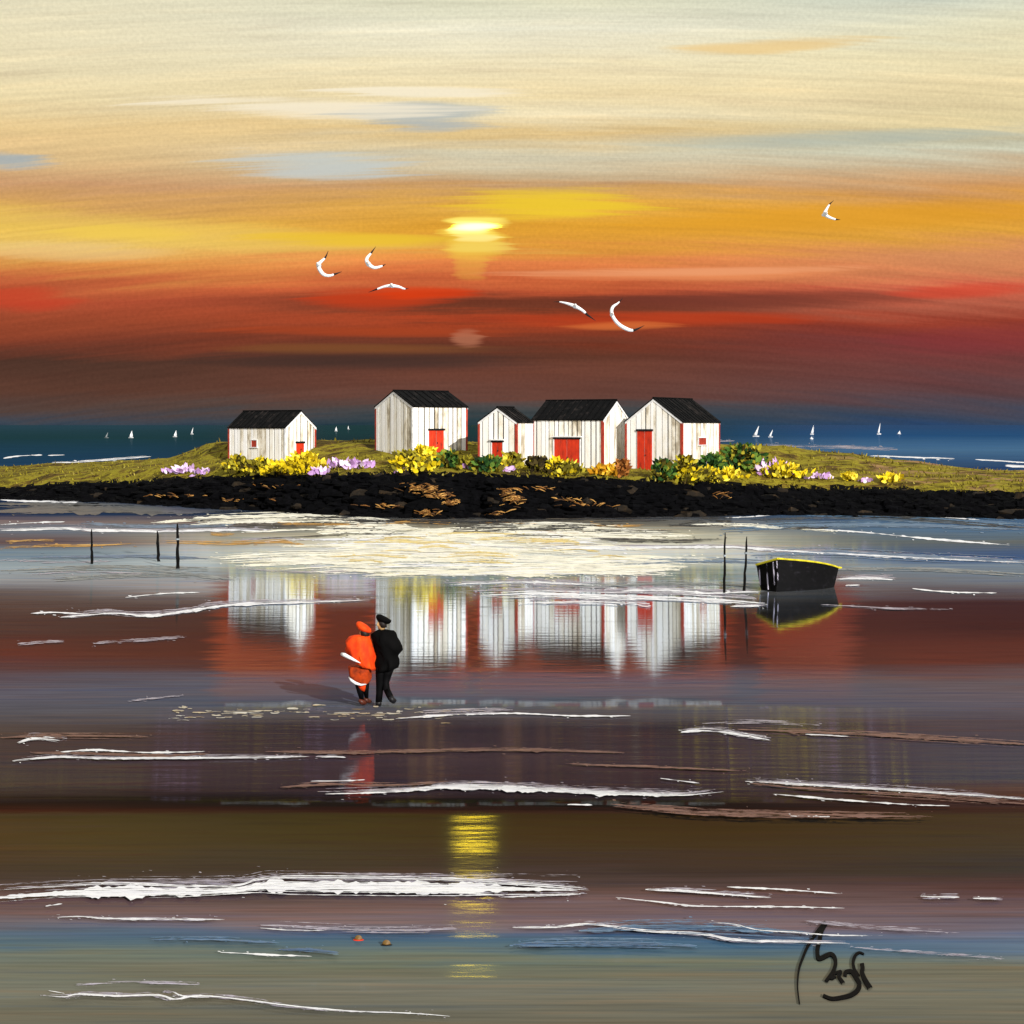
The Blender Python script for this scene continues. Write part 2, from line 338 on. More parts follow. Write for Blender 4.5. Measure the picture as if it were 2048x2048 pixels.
wet = t.mix(t.mr(y, 14, 20), (.8,.8,.8,1), wet)
refl = t.m('MULTIPLY', refl, wet)
refl = t.m('MULTIPLY', refl, t.mr(w2, .28, .46, .74, 1.0), clamp=True)
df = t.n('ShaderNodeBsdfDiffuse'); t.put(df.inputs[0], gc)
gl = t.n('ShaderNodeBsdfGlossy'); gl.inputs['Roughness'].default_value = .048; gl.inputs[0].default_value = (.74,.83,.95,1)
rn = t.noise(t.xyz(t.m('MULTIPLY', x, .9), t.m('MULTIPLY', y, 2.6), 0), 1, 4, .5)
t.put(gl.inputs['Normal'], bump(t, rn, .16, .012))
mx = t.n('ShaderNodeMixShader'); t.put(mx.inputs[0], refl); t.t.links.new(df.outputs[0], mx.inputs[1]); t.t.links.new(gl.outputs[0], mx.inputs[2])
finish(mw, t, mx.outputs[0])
ys = [5.2*1.004**i for i in range(900) if 5.2*1.004**i < 130]
q = ys[-1]
while q < 60000: q *= 1.12; ys.append(q)
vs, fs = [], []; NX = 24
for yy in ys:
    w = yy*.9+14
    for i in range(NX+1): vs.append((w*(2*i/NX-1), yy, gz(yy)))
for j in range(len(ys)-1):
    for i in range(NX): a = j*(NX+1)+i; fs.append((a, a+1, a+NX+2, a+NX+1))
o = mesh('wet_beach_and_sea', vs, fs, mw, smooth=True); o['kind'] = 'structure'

# ------------------------------------------------------------------ foam, sand streaks and shallows lying on the beach
def crm(pts, n):
    """resample a polyline with Catmull-Rom to n points"""
    P = [Vector(p) for p in pts]; k = len(P)-1; out = []
    for i in range(n):
        f = k*i/(n-1); j = min(int(f), k-1); u_ = f-j
        a, b, c, d = P[max(j-1,0)], P[j], P[j+1], P[min(j+2,k)]
        out.append(.5*((2*b)+(c-a)*u_+(2*a-5*b+4*c-d)*u_*u_+(3*b-a-3*c+d)*u_**3))
    return out
class Strokes:
    def __init__(s): s.b = MB()
    def ribbon(s, pts, w, dz, jag=.35, th=.004):
        """pts: list of 3-vectors (px, row, width factor); thick slab hugging the beach"""
        n = len(pts); up, lo = [], []
        sd = random.random()*100
        for i, p in enumerate(pts):
            e = min(1, 5*i/(n-1), 5*(n-1-i)/(n-1))**.6
            g = .72+.75*mnoise.noise((p[0]*.018+sd, 21.3, 0))+.75*mnoise.noise((p[0]*.06+sd, 33.1, 0))
            hw = .5*w*p[2]*e*min(1.5, max(.55 if w > 8 else .12, g))
            j1 = 1+jag*mnoise.noise((p[0]*.035+sd, 1.3, 0))+.5*jag*mnoise.noise((p[0]*.15+sd, 9.3, 0))
            j2 = 1+jag*mnoise.noise((p[0]*.05+sd, 7.7, 0))+1.1*jag*mnoise.noise((p[0]*.16+sd, 3.1, 0))
            up.append((p[0], p[1]-hw*max(.1, j1))); lo.append((p[0], p[1]+hw*max(.1, j2)))
        V = [ground(a, b, dz) for a, b in up]+[ground(a, b, dz) for a, b in lo]
        s.b.add(V, [(i, n+i, n+i+1, i+1) for i in range(n-1)])
    def stroke(s, pts, w, dry=.25, bristle=2.2, jag=.5, dz=.02):
        """a palette-knife like band: one core and frayed bristle lines"""
        pts = [p if len(p) == 3 else (p[0], p[1], 1.0) for p in pts]
        L = abs(pts[-1][0]-pts[0][0]); n = max(8, int(L/4))
        C = crm(pts, n)
        for k in range(int(L*.035*dry*4)):                 # flecks thrown off by the brush
            p = random.choice(C); l = random.uniform(2, 9); yv = p.y+random.gauss(0, .45)*max(w, 5); x_ = p.x+random.uniform(-3, 3)
            s.ribbon([Vector((x_+l*q, yv+.3*math.sin(q*3), 1)) for q in (-.5, -.25, 0, .25, .5)], random.uniform(.6, 1.9), dz+.001, .8)
        if w > 20: jag = .22
        if w <= 3.5: s.ribbon(C, w*1.15, dz, jag); return
        s.ribbon([Vector((p.x, p.y, p.z*(1-dry))) for p in C], w, dz, jag)
        nb_ = max(2, int(w/bristle*(.4+dry*2)))
        for k in range(nb_):
            off = random.uniform(-.5, .5); i0 = int(n*random.uniform(0, .6)*random.random()*dry*3) if dry else 0
            i0 = min(i0, n-6); i1 = n-int((n-i0-5)*random.random()*dry)
            sub = [Vector((p.x, p.y+off*w*p.z*1.15, 1)) for p in C[i0:i1]]
            if len(sub) > 4: s.ribbon(sub, random.uniform(.8, bristle), dz+.003+.002*random.random(), .7)
    def done(s, name, m, kind):
        o = s.b.build(name, m); o['kind'] = kind; return o

st = Strokes()   # bright glare on the wet sand, painted as cream strokes
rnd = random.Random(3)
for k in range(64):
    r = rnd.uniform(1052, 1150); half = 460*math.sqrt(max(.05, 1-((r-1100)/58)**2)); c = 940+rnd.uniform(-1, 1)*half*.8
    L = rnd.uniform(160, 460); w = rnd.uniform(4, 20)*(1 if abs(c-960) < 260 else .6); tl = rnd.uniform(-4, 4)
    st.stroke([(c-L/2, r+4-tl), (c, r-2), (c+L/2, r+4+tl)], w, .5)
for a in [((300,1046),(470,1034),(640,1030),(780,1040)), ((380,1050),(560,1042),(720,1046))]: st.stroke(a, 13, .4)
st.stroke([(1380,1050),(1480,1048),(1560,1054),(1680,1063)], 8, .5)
st.done('sand_glare', M['creamglare'], 'structure')
mix_rows = rnd
st = Strokes()   # yellow touches in the painted glare
for k in range(16):
    r = rnd.uniform(1062, 1130); c = rnd.uniform(640, 1260); L = rnd.uniform(60, 200); st.stroke([(c-L/2, r+2), (c, r-1), (c+L/2, r+3)], rnd.uniform(3, 8), .6, dz=.028)
st.done('yellow_sand_glare', M['yellowglare'], 'structure')
st = Strokes()   # dark wrack and mud below the rocks
for k in range(54):
    c = rnd.gauss(1060, 290); r = 1030+abs(rnd.gauss(0, 17)); L = rnd.uniform(40, 190)
    st.stroke([(c-L/2, r+rnd.uniform(-3, 3)), (c, r+rnd.uniform(-2, 2)), (c+L/2, r+rnd.uniform(-3, 3))], rnd.uniform(2, 8), .8, dz=.03)
for a, w in [([(1440,1030),(1700,1030),(1900,1042),(2060,1058)],8), ([(520,1078),(600,1074),(690,1070)],4), ([(1180,1078),(1330,1082),(1450,1080)],7)]: st.stroke(a, w, .6, dz=.03)
st.done('dark_mud', M['mud'], 'structure')
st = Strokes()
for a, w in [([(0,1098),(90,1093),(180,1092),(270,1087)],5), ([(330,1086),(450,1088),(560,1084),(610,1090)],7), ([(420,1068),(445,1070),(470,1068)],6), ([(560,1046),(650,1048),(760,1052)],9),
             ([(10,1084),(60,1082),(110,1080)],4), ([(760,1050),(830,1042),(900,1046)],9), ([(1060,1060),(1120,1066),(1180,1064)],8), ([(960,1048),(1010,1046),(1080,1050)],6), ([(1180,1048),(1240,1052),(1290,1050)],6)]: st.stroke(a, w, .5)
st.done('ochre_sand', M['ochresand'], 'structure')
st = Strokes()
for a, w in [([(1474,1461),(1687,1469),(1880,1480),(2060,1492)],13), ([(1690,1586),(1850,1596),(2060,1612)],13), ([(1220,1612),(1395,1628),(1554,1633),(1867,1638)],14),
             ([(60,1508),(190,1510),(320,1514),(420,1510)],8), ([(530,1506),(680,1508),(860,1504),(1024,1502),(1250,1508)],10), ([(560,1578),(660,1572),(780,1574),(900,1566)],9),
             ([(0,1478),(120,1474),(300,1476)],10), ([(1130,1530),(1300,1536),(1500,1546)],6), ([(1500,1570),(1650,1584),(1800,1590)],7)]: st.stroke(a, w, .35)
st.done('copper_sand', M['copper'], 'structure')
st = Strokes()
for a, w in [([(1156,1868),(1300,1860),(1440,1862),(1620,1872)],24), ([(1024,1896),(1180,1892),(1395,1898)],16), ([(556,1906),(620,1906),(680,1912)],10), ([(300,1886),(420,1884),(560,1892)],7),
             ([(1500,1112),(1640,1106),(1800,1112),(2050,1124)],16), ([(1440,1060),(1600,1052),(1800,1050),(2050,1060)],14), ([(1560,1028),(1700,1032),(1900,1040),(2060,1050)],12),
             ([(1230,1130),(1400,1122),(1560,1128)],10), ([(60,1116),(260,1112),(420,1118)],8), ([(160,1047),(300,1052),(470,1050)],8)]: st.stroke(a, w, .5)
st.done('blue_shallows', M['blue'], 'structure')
st = Strokes()
for a, w in [([(-20,1024),(150,1018),(330,1020),(520,1016)],26), ([(1500,1040),(1750,1036),(2060,1056)],6), ([(-20,1008),(130,1010),(300,1008),(420,1012)],10), ([(1820,1010),(1950,1018),(2070,1030)],18)]: st.stroke(a, w, .25)
st.done('dark_channel', M['navy'], 'structure')
st = Strokes()
for a, w in [([(1100,1176),(1350,1168),(1500,1172)],10), ([(0,1142),(200,1136),(420,1140)],10), ([(100,1160),(330,1150),(470,1160)],12), ([(1660,1140),(1850,1138),(2060,1150)],10)]: st.stroke(a, w, .5)
st.done('grey_sand', M['greysand'], 'structure')
st = Strokes()
FOAM = [([(0,1062),(120,1059),(200,1062),(330,1064),(470,1061),(530,1064)],5,.2),
 ([(0,1050),(60,1046),(130,1044)],3,.4), ([(0,1000),(60,1003),(140,1004),(200,996)],6,.3), ([(10,996),(60,994),(95,1000)],4,.4),
 ([(120,1236),(156,1233),(228,1228),(297,1233),(371,1224),(424,1216),(477,1210),(583,1207),(742,1201)],6,.15), ([(60,1228),(110,1226),(170,1230)],3,.3), ([(250,1196),(330,1188),(400,1186)],2.5,.3),
 ([(790,1440),(901,1432),(1024,1429),(1150,1434),(1262,1434)],3.4,.2),
 ([(1080,1097),(1172,1095),(1321,1096),(1448,1095),(1549,1101),(1681,1109),(1872,1119),(2060,1126)],5.5,.15),
 ([(1540,1054),(1713,1064),(1845,1077),(2020,1091)],3.4,.3),
 ([(960,1192),(1080,1188),(1200,1192),(1330,1196),(1450,1202),(1530,1208)],15,.7), ([(900,1170),(1050,1166),(1200,1172)],5,.6), ([(1040,1208),(1180,1204),(1300,1212)],9,.8), ([(1240,1184),(1340,1182),(1420,1188)],6,.5),
 ([(1390,1188),(1450,1186),(1520,1184)],4,.3), ([(1460,1214),(1520,1213)],4,.3),
 ([(1671,1159),(1740,1158),(1787,1160)],5,.4), ([(1690,1172),(1720,1171)],3,.3), ([(1824,1178),(1870,1183),(1925,1186),(1994,1187)],3,.3),
 ([(1361,1467),(1400,1464),(1437,1466),(1490,1474),(1540,1483)],7,.25), ([(1610,1471),(1700,1476)],2.5,.3),
 ([(24,1525),(106,1517),(201,1519),(318,1519),(504,1518),(620,1516)],5,.15), ([(640,1518),(668,1517),(692,1518)],4,.2), ([(106,1509),(186,1503),(297,1508),(408,1506)],3,.2), ([(34,1488),(70,1479),(120,1484)],7,.4),
 ([(649,1592),(769,1588,.7),(850,1582,1),(901,1578,1.5),(1024,1581,1.5),(1156,1588,1.4),(1278,1593,1),(1368,1594,.8),(1448,1587,.4)],9,.2), ([(860,1574),(960,1578),(1100,1586)],4,.5), ([(620,1566),(690,1565),(730,1563)],2.5,.2),
 ([(1490,1566),(1560,1570),(1660,1576),(1819,1586),(2060,1603)],7,.35), ([(1320,1560),(1400,1570)],3,.3), ([(1550,1592),(1660,1602),(1800,1612),(1900,1616)],3,.25), ([(1135,1613),(1185,1614)],3,.3), ([(1580,1636),(1660,1638)],3,.4),
 ([(-20,1802,1.0),(106,1793,.9),(212,1789,1),(371,1789,.7),(470,1786,.5),(520,1778,.9),(600,1778,1.15),(795,1780,1.15),(940,1782,1),(1024,1783,.8),(1156,1786,.6)],31,.22),
 ([(700,1788),(850,1790),(1010,1796)],6,.4), ([(900,1772),(1024,1774),(1180,1786)],6,.5), ([(1000,1800),(1090,1797),(1160,1794)],4,.4),
 ([(1290,1785),(1400,1790),(1543,1801)],5,.5), ([(1453,1779),(1560,1784),(1681,1793)],3.4,.2), ([(1840,1798),(1870,1800),(1920,1800)],4,.3), ([(1945,1802),(1994,1803)],4,.3), ([(90,1818),(125,1813)],3,.3),
 ([(1230,1800),(1340,1812),(1400,1818),(1560,1819),(1690,1822)],2.5,.2),
 ([(115,1841),(160,1839),(212,1843),(300,1844),(397,1845),(450,1845)],4,.2), ([(520,1862),(590,1867),(650,1867)],2.5,.2),
 ([(1024,1861),(1100,1861),(1183,1855),(1250,1864),(1315,1870),(1406,1875),(1474,1887),(1580,1890),(1697,1893)],5,.2),
 ([(1416,1850),(1470,1856),(1517,1867),(1600,1872),(1660,1877),(1766,1877)],3.6,.2),
 ([(85,1998),(130,2001),(159,1996),(240,1999),(318,1998),(350,2006),(403,1999),(504,2009),(572,2018),(689,2029),(821,2034),(901,2040)],4,.2), ([(96,1988),(130,1994)],3,.2), ([(345,1990),(365,2000),(420,2002)],4,.4),
 ([(440,1911),(503,1914),(560,1917),(625,1919)],3,.2),
 # surf on the far side of the spit
 ([(6,917),(40,912),(85,910)],3.4,.2), ([(103,926),(160,924),(230,919),(303,913)],5,.4), ([(225,924),(262,925)],6,.3), ([(95,911),(130,910)],2,.2), ([(120,928),(180,927)],3,.3),
 ([(1739,912),(1800,914),(1910,918)],4,.4), ([(1950,919),(2000,922),(2060,926)],4,.3), ([(2010,932),(2060,935)],5,.4),
 ([(1450,1036),(1500,1034),(1560,1028)],2.5,.3), ([(1640,1018),(1700,1015),(1760,1020)],2.5,.3), ([(1840,1030),(1900,1036),(1960,1040)],2.5,.4)]
for a, w, d in FOAM: st.stroke(a, w, d)
for k in range(30):                                     # white strokes filling out the painted glare band
    r = rnd.uniform(1066, 1152); half = 440*math.sqrt(max(.05, 1-((r-1108)/60)**2)); c = 950+rnd.uniform(-1, 1)*half*.8; L = rnd.uniform(70, 330)
    st.stroke([(c-L/2, r+rnd.uniform(-3, 3)), (c, r-2), (c+L/2, r+rnd.uniform(-3, 3))], rnd.uniform(2, 6), .6)

st.done('sea_foam', M['foam'], 'stuff')
st = Strokes()
for a, w in [([(186,1289),(250,1284),(313,1280),(370,1276)],9), ([(34,1289),(80,1284),(130,1282)],8), ([(254,1404),(310,1398),(370,1392)],5), ([(520,1856),(689,1864),(800,1866),(915,1864)],15), ([(1607,1847),(1739,1861),(1920,1872)],7),
             ([(1517,889),(1600,893),(1700,894),(1796,899)],7), ([(1380,884),(1470,882)],3), ([(840,1428),(940,1424),(1024,1422)],10), ([(1400,1450),(1500,1446),(1640,1452)],6), ([(1700,1900),(1850,1912),(2010,1924)],6), ([(320,1772),(440,1768),(540,1764)],9), ([(150,1978),(260,1972),(400,1976)],8), ([(1640,1210),(1760,1216),(1900,1220)],5), ([(480,1080),(560,1076),(640,1082)],5), ([(470,1138),(600,1144),(730,1142)],5),
             ([(0,1120),(120,1126),(240,1122)],5), ([(60,1150),(170,1144),(300,1148)],4)]: st.stroke(a, w, .6)
for a, w, d in FOAM:                                     # thin films trailing behind the wave edges
    if w >= 4 and a[0][1] > 1040: st.stroke([(p[0]+rnd.uniform(-20, 20), p[1]-w*.6-1) for p in a], min(24, w*1.5+2), .6, dz=.012)
st.done('pale_film', M['lilacfoam'], 'structure')

# ------------------------------------------------------------------ the islet
YF = [(-700,140),(0,121),(200,117),(450,107),(700,99),(850,97),(1000,96.5),(1250,97.5),(1500,100),(1700,100),(2048,96),(2700,92)]
RC = [(-700,985),(0,975),(200,966),(400,956),(600,950),(850,946),(1000,950),(1200,956),(1350,966),(1600,976),(1800,980),(2048,986),(2700,990)]
RR = [(-700,950),(0,934),(103,928),(259,921),(336,917),(362,908),(388,899),(414,887),(440,883),(520,886),(640,880),(760,879),(900,882),(1000,886),(1100,888),(1300,890),(1440,888),(1568,891),(1608,899),(1702,906),(1735,912),(1786,920),(1836,923),(1903,934),(2048,943),(2700,955)]
RM = [(-700,968),(0,955),(300,935),(450,927),(700,925),(850,924),(1000,932),(1200,941),(1360,941),(1500,937),(1700,947),(2048,966),(2700,975)]
cols = list(range(-700, 2701, 8)); prof = []
NP = 46
vs, fs = [], []
HILL = {}
def hill_profile(c):
    yf = tab(YF, c); yc = yf+4.0; zc = HC-(tab(RC, c)+3.5*mnoise.noise((c*.013, 0, 0))+2.5*mnoise.noise((c*.05, 5, 0))-HZ)/F*yc
    yf += 1.5*mnoise.noise((c*.011, 9, 0))+.7*mnoise.noise((c*.045, 2, 0))
    yr = yf+19; zr = HC-(tab(RR, c)-HZ)/F*yr
    return yf, yc, zc, yr, zr
def hill_z(c, yy):
    yf, yc, zc, yr, zr = hill_profile(c)
    if yy <= yf: return -.6
    if yy < yc: k = (yy-yf)/(yc-yf); return zc*(k**.8)*1.0
    if yy < yr:
        ym = yc+3.2; zm = max(zc+.1, HC-(tab(RM, c)-HZ)/F*ym)
        if yy < ym: k = (yy-yc)/3.2; return zc+(zm-zc)*k
        k = (yy-ym)/(yr-ym); flat = min(1, max(0, (k-.25)/.75)); flat = flat*flat*(3-2*flat)
        return zm+(zr-zm)*(.15*k+.85*flat)
    k = min(1, (yy-yr)/16); return zr*(1-k*k)-.6*k
for c in cols:
    yf, yc, zc, yr, zr = hill_profile(c)
    for j in range(NP):
        yy = yf-.4+(yr+16.5-yf)*j/(NP-1)
        x_ = (c-1024)/F*yy; z_ = hill_z(c, yy)
        k = 1 if yc < yy < yr+8 else .3
        z_ += k*(.14*mnoise.noise((x_*.35, yy*.35, 0))+.07*mnoise.noise((x_*1.1, yy*1.1, 4)))
        vs.append((x_, yy, z_))
for i in range(len(cols)-1):
    for j in range(NP-1): a = i*NP+j; fs.append((a, a+NP, a+NP+1, a+1))
mg, t = mat('islet_turf'); P = t.n('ShaderNodeNewGeometry').outputs['Position']; x, y, z = t.sep(P)
n1 = t.noise(t.xyz(t.m('MULTIPLY', x, .16), t.m('MULTIPLY', y, .42), t.m('MULTIPLY', z, .6)), 1, 5, .6)
n2 = t.noise(t.xyz(t.m('MULTIPLY', x, .9), t.m('MULTIPLY', y, 1.6), t.m('MULTIPLY', z, 3)), 1, 6, .65)
c1 = t.ramp(t.m('ADD', t.m('MULTIPLY', n1, .7), t.m('MULTIPLY', n2, .3)), [(.32,lin(30,24,12)),(.40,lin(66,56,20)),(.46,lin(104,92,26)),(.51,lin(140,130,36)),(.56,lin(96,76,30)),(.61,lin(54,44,18)),(.68,lin(110,98,30)),(.76,lin(150,146,50))])
pk = t.noise(t.xyz(t.m('MULTIPLY', x, .25), t.m('MULTIPLY', y, .5), 8), 1, 4, .6)
c1 = t.mix(t.m('MULTIPLY', t.mr(pk, .5, .66), t.mr(x, 22, 34)), c1, lin(150,112,86))
finish(mg, t, princ(t, c1, .95, .1, bump(t, n2, .6, .12)))
fm_ = []
for f in fs:
    i_, j_ = divmod(f[0], NP); yf, yc = hill_profile(cols[i_])[:2]
    fm_.append(1 if vs[f[0]][1] < yc-.1+.5*mnoise.noise((vs[f[0]][0]*.7, 0, 3)) else 0)
M['rockface'] = mottled('dark_bank', [(.3,(3,3,4)),(.6,(8,8,11)),(.8,(30,26,18))], (1,1,1), .9, .05)
o = mesh('island', vs, fs, [mg, M['rockface']], smooth=True, fm=fm_); o['kind'] = 'structure'

# black rocks along the shore of the islet: one mass
def rock(b, c, r, m, seed):
    n0 = len(b.v); b.ball(c, r, m, 7, 5)
    for i in range(n0, len(b.v)):
        p = Vector(b.v[i]); d = p-Vector(c); k = 1+.9*mnoise.noise(p*2.1+Vector((seed, 0, 0)))
        b.v[i] = tuple(Vector(c)+d*k)
rr = random.Random(11); rb = MB()
for k in range(4600):
    c = rr.uniform(-250, 2300); yf, yc, zc, yr, zr = hill_profile(c); f = rr.random()
    yy = yf-.9+(yc-yf+1.0)*f; zz = hill_z(c, max(yy, yf+.01))
    edge = (f > .86); s_ = (.14+.5*rr.random()**2.2)*(.6 if edge else 1)
    rock(rb, ((c-1024)/F*yy, yy, max(zz, 0)-.1), (s_*rr.uniform(1.0, 2.0), s_, s_*rr.uniform(.4, .75)), 1 if rr.random() < .06 else 0, k)
mr_, t = mat('black_rock'); P = t.n('ShaderNodeNewGeometry').outputs['Position']
n1 = t.noise(P, 2.2, 6, .7); finish(mr_, t, princ(t, t.ramp(n1, [(.35,lin(1,1,2)),(.55,lin(5,5,7)),(.72,lin(11,11,15)),(.85,lin(40,34,24))]), .9, .06, bump(t, n1, .8, .1)))
m2 = mottled('rusty_rock', [(.3,(10,9,8)),(.55,(34,26,16)),(.75,(70,52,30))], (1.5,1.5,1.5), .8, .2)
o = rb.build('shore_rocks', [mr_, m2]); o['kind'] = 'stuff'
# golden weed on the rocks below the second hut
wb = MB()
for (cx, r0, wx, hr, n) in [(840,976,34,10,60),(880,992,26,8,40),(900,1004,20,6,26),(1024,996,20,12,40),(1016,988,12,8,20),(860,1026,30,6,26),(990,1030,30,8,30),(1140,1000,40,4,16),(760,1012,40,5,14),(560,972,60,3,12),(480,1000,60,4,18),(330,992,80,3,18),(1440,990,20,6,10),(1180,1010,60,4,16),(1060,978,50,4,14)]:
    for k in range(n):
        c = rr.gauss(cx, wx*.5); r = rr.gauss(r0, hr*.5); yf, yc, zc, yr, zr = hill_profile(c)
        zf = lambda q: HC-(r-HZ)/F*q
        yy = yf-.5
        while yy < yc+2 and hill_z(c, yy)+.25 < zf(yy): yy += .1
        p = at(c, r, yy-.35); L = rr.uniform(.08, .36); h = rr.uniform(.015, .06); tl = rr.uniform(-.12, .12)
        wb.tube([p+Vector((-L, 0, -tl)), p+Vector((0, -.1, h)), p+Vector((L, 0, tl))], [.02, h, .02], 5)
o = wb.build('golden_seaweed', mottled('golden_weed', [(.3,(70,44,14)),(.5,(130,84,30)),(.75,(196,150,80))], (2,2,2), .7, .3, .5)); o['kind'] = 'stuff'

# grass tufts
gb = MB()
for k in range(5200):
    c = rr.uniform(-60, 2110); yf, yc, zc, yr, zr = hill_profile(c); yy = yc+(yr-yc)*rr.random()**1.4-.2
    zz = hill_z(c, yy)-.04; x_ = (c-1024)/F*yy; h = rr.uniform(.08, .30)*(1 if rr.random() < .9 else 1.6); a = rr.uniform(0, 6.28); w = rr.uniform(.03, .10)
    lx, ly_ = rr.uniform(-.18, .18), rr.uniform(-.12, .12); ca, sa = math.cos(a)*w, math.sin(a)*w
    gb.add([(x_-ca, yy-sa, zz), (x_+ca, yy+sa, zz), (x_+ca*.6+lx*.5, yy+sa*.6+ly_*.5, zz+h*.6), (x_+lx, yy+ly_, zz+h), (x_-ca*.6+lx*.5, yy-sa*.6+ly_*.5, zz+h*.6)], [(0,1,2,3,4)])
o = gb.build('coarse_grass', mottled('dry_grass', [(.25,(70,60,20)),(.42,(112,100,30)),(.55,(150,140,44)),(.72,(96,80,34)),(.85,(176,164,80))], (.2,.4,.4), .9, .1, .5)); o['kind'] = 'stuff'

# ------------------------------------------------------------------ huts
def plank_face(b, o, d, nrm, L, top, rng, m, wmin=.20, wmax=.46, t=.045):
    """boards on one wall: o origin, d along, nrm outward"""
    s = .02
    while s < L-.05:
        w = rng.uniform(wmin, wmax); e = min(s+w, L-.02)
        lo = -.45; k0, k1 = .0, t+rng.uniform(-.012, .012)
        cuts = [s, e]
        mid = L/2
        if s < mid < e: cuts = [s, mid, e]
        for a, c in zip(cuts, cuts[1:]):
            P = []
            for zz in (0, 1):
                for (q, k) in ((a, k0), (c, k0), (c, k1), (a, k1)):
                    h = (top(q)-.015) if zz else lo
                    P.append(o+d*q+nrm*k+Vector((0, 0, h)))
            b.hexa([P[0],P[3],P[2],P[1],P[4],P[7],P[6],P[5]] if d.cross(nrm).z > 0 else P, m)
        s = e+rng.choice([.05, .065, .08, .11])
def make_hut(spec):
    dY = spec['back']; kk = (spec['Y']+dY)/spec['Y']
    for q in ('LA','LB','eave','rise'): spec[q] *= kk
    spec['Y'] += dY; xn = (spec['px']-1024)/F*spec['Y']; ar = math.radians(spec['a']); kl, kr = (spec['edges'][0]-1024)/F, (spec['edges'][1]-1024)/F
    oa, ob = spec['LA'], spec['LB']
    spec['LA'] = (xn-kl*spec['Y'])/(math.cos(ar)+kl*math.sin(ar)); spec['LB'] = (kr*spec['Y']-xn)/(math.sin(ar)-kr*math.cos(ar))
    fa, fb = spec['LA']/oa*kk, spec['LB']/ob*kk
    for q in ('door','window'):
        if q in spec: ff = fa if spec[q][0] == 'left' else fb; spec[q] = (spec[q][0], spec[q][1]*ff, spec[q][2]*ff, spec[q][3]*kk)+((spec[q][4],) if q == 'door' else (spec[q][4]*kk,))
    name, px, r, Y, a, LA, LB, eave, rise, gable = [spec[k] for k in ('name','px','row','Y','a','LA','LB','eave','rise','gable')]
    rng = random.Random(spec['seed']); a = math.radians(a)
    near = at(px, r, Y)
    X, Yv = Vector((math.cos(a), -math.sin(a), 0)), Vector((math.sin(a), math.cos(a), 0))
    root = empty(name, near-X*LA/2+Yv*LB/2, -a)
    hx, hy = LA/2, LB/2
    def top_x(q): return eave if gable == 'right' else eave+rise*(1-abs(q-LA/2)/(LA/2))
    def top_y(q): return eave if gable == 'left' else eave+rise*(1-abs(q-LB/2)/(LB/2))
    b = MB()
    # dark core behind the boards
    if gable == 'right':
        sec = [(-hy,-1.2),(hy,-1.2),(hy,eave),(0,eave+rise),(-hy,eave)]; V = [(-hx, p, z_) for p, z_ in sec]+[(hx, p, z_) for p, z_ in sec]
    else:
        sec = [(-hx,-1.2),(hx,-1.2),(hx,eave),(0,eave+rise),(-hx,eave)]; V = [(p, -hy, z_) for p, z_ in sec]+[(p, hy, z_) for p, z_ in sec]
    b.add(V, [(0,1,2,3,4),(9,8,7,6,5)]+[(i, 5+i, 5+(i+1)%5, (i+1)%5) for i in range(5)], 1)
    V3 = Vector
    plank_face(b, V3((-hx,-hy,0)), V3((1,0,0)), V3((0,-1,0)), LA, top_x, rng, 0)
    plank_face(b, V3((hx,-hy,0)), V3((0,1,0)), V3((1,0,0)), LB, top_y, rng, 0)
    plank_face(b, V3((hx,hy,0)), V3((-1,0,0)), V3((0,1,0)), LA, top_x, rng, 0)
    plank_face(b, V3((-hx,hy,0)), V3((0,-1,0)), V3((-1,0,0)), LB, top_y, rng, 0)
    b.build('wall', [M[spec.get('paint','board')], M['gap']], root)
    # roof: two slabs with battens
    rf = MB(); ov, oe, th = .10, .13, .09
    run = hy if gable == 'right' else hx; ln = hx if gable == 'right' else hy
    sl_ = rise/run
    def rpt(l, s, up, sgn):   # l along ridge, s distance from the ridge
        z_ = eave+rise-s*sl_+up; return (l, sgn*s, z_) if gable == 'right' else (sgn*s, l, z_)
    for sg in (-1, 1):
        P = [rpt(l, s, u_, sg) for u_ in (.03, .03+th) for (l, s) in ((-ln-ov, 0), (ln+ov, 0), (ln+ov, run+oe), (-ln-ov, run+oe))]
        rf.hexa(P)
        q = -ln+rng.uniform(.1, .4)
        while q < ln:
            P = [rpt(l, s, u_, sg) for u_ in (.03+th-.01, .03+th+.05) for (l, s) in ((q, .02), (q+.07, .02), (q+.07, run+oe-.02), (q, run+oe-.02))]
            rf.hexa(P); q += rng.uniform(.38, .7)
    P = [rpt(l, 0, u_, 1) for l in (-ln-ov, ln+ov) for u_ in (.1, .2)]
    rf.tube([rpt(-ln-ov, 0, .12, 1), rpt(ln+ov, 0, .12, 1)], .07, 6)
    rf.build('roof', M['roof'], root)
    # white verge boards under the roof edge of both gables
    for l in (-ln-.075, ln+.055):
        vb = MB()
        for sg in (-1, 1):
            vb.hexa([rpt(l+k, s, u_, sg) for u_ in (-.16, .02) for (k, s) in ((0, .0), (.045, .0), (.045, run+.06), (0, run+.06))])
        vb.build('verge_board', M['white'], root)
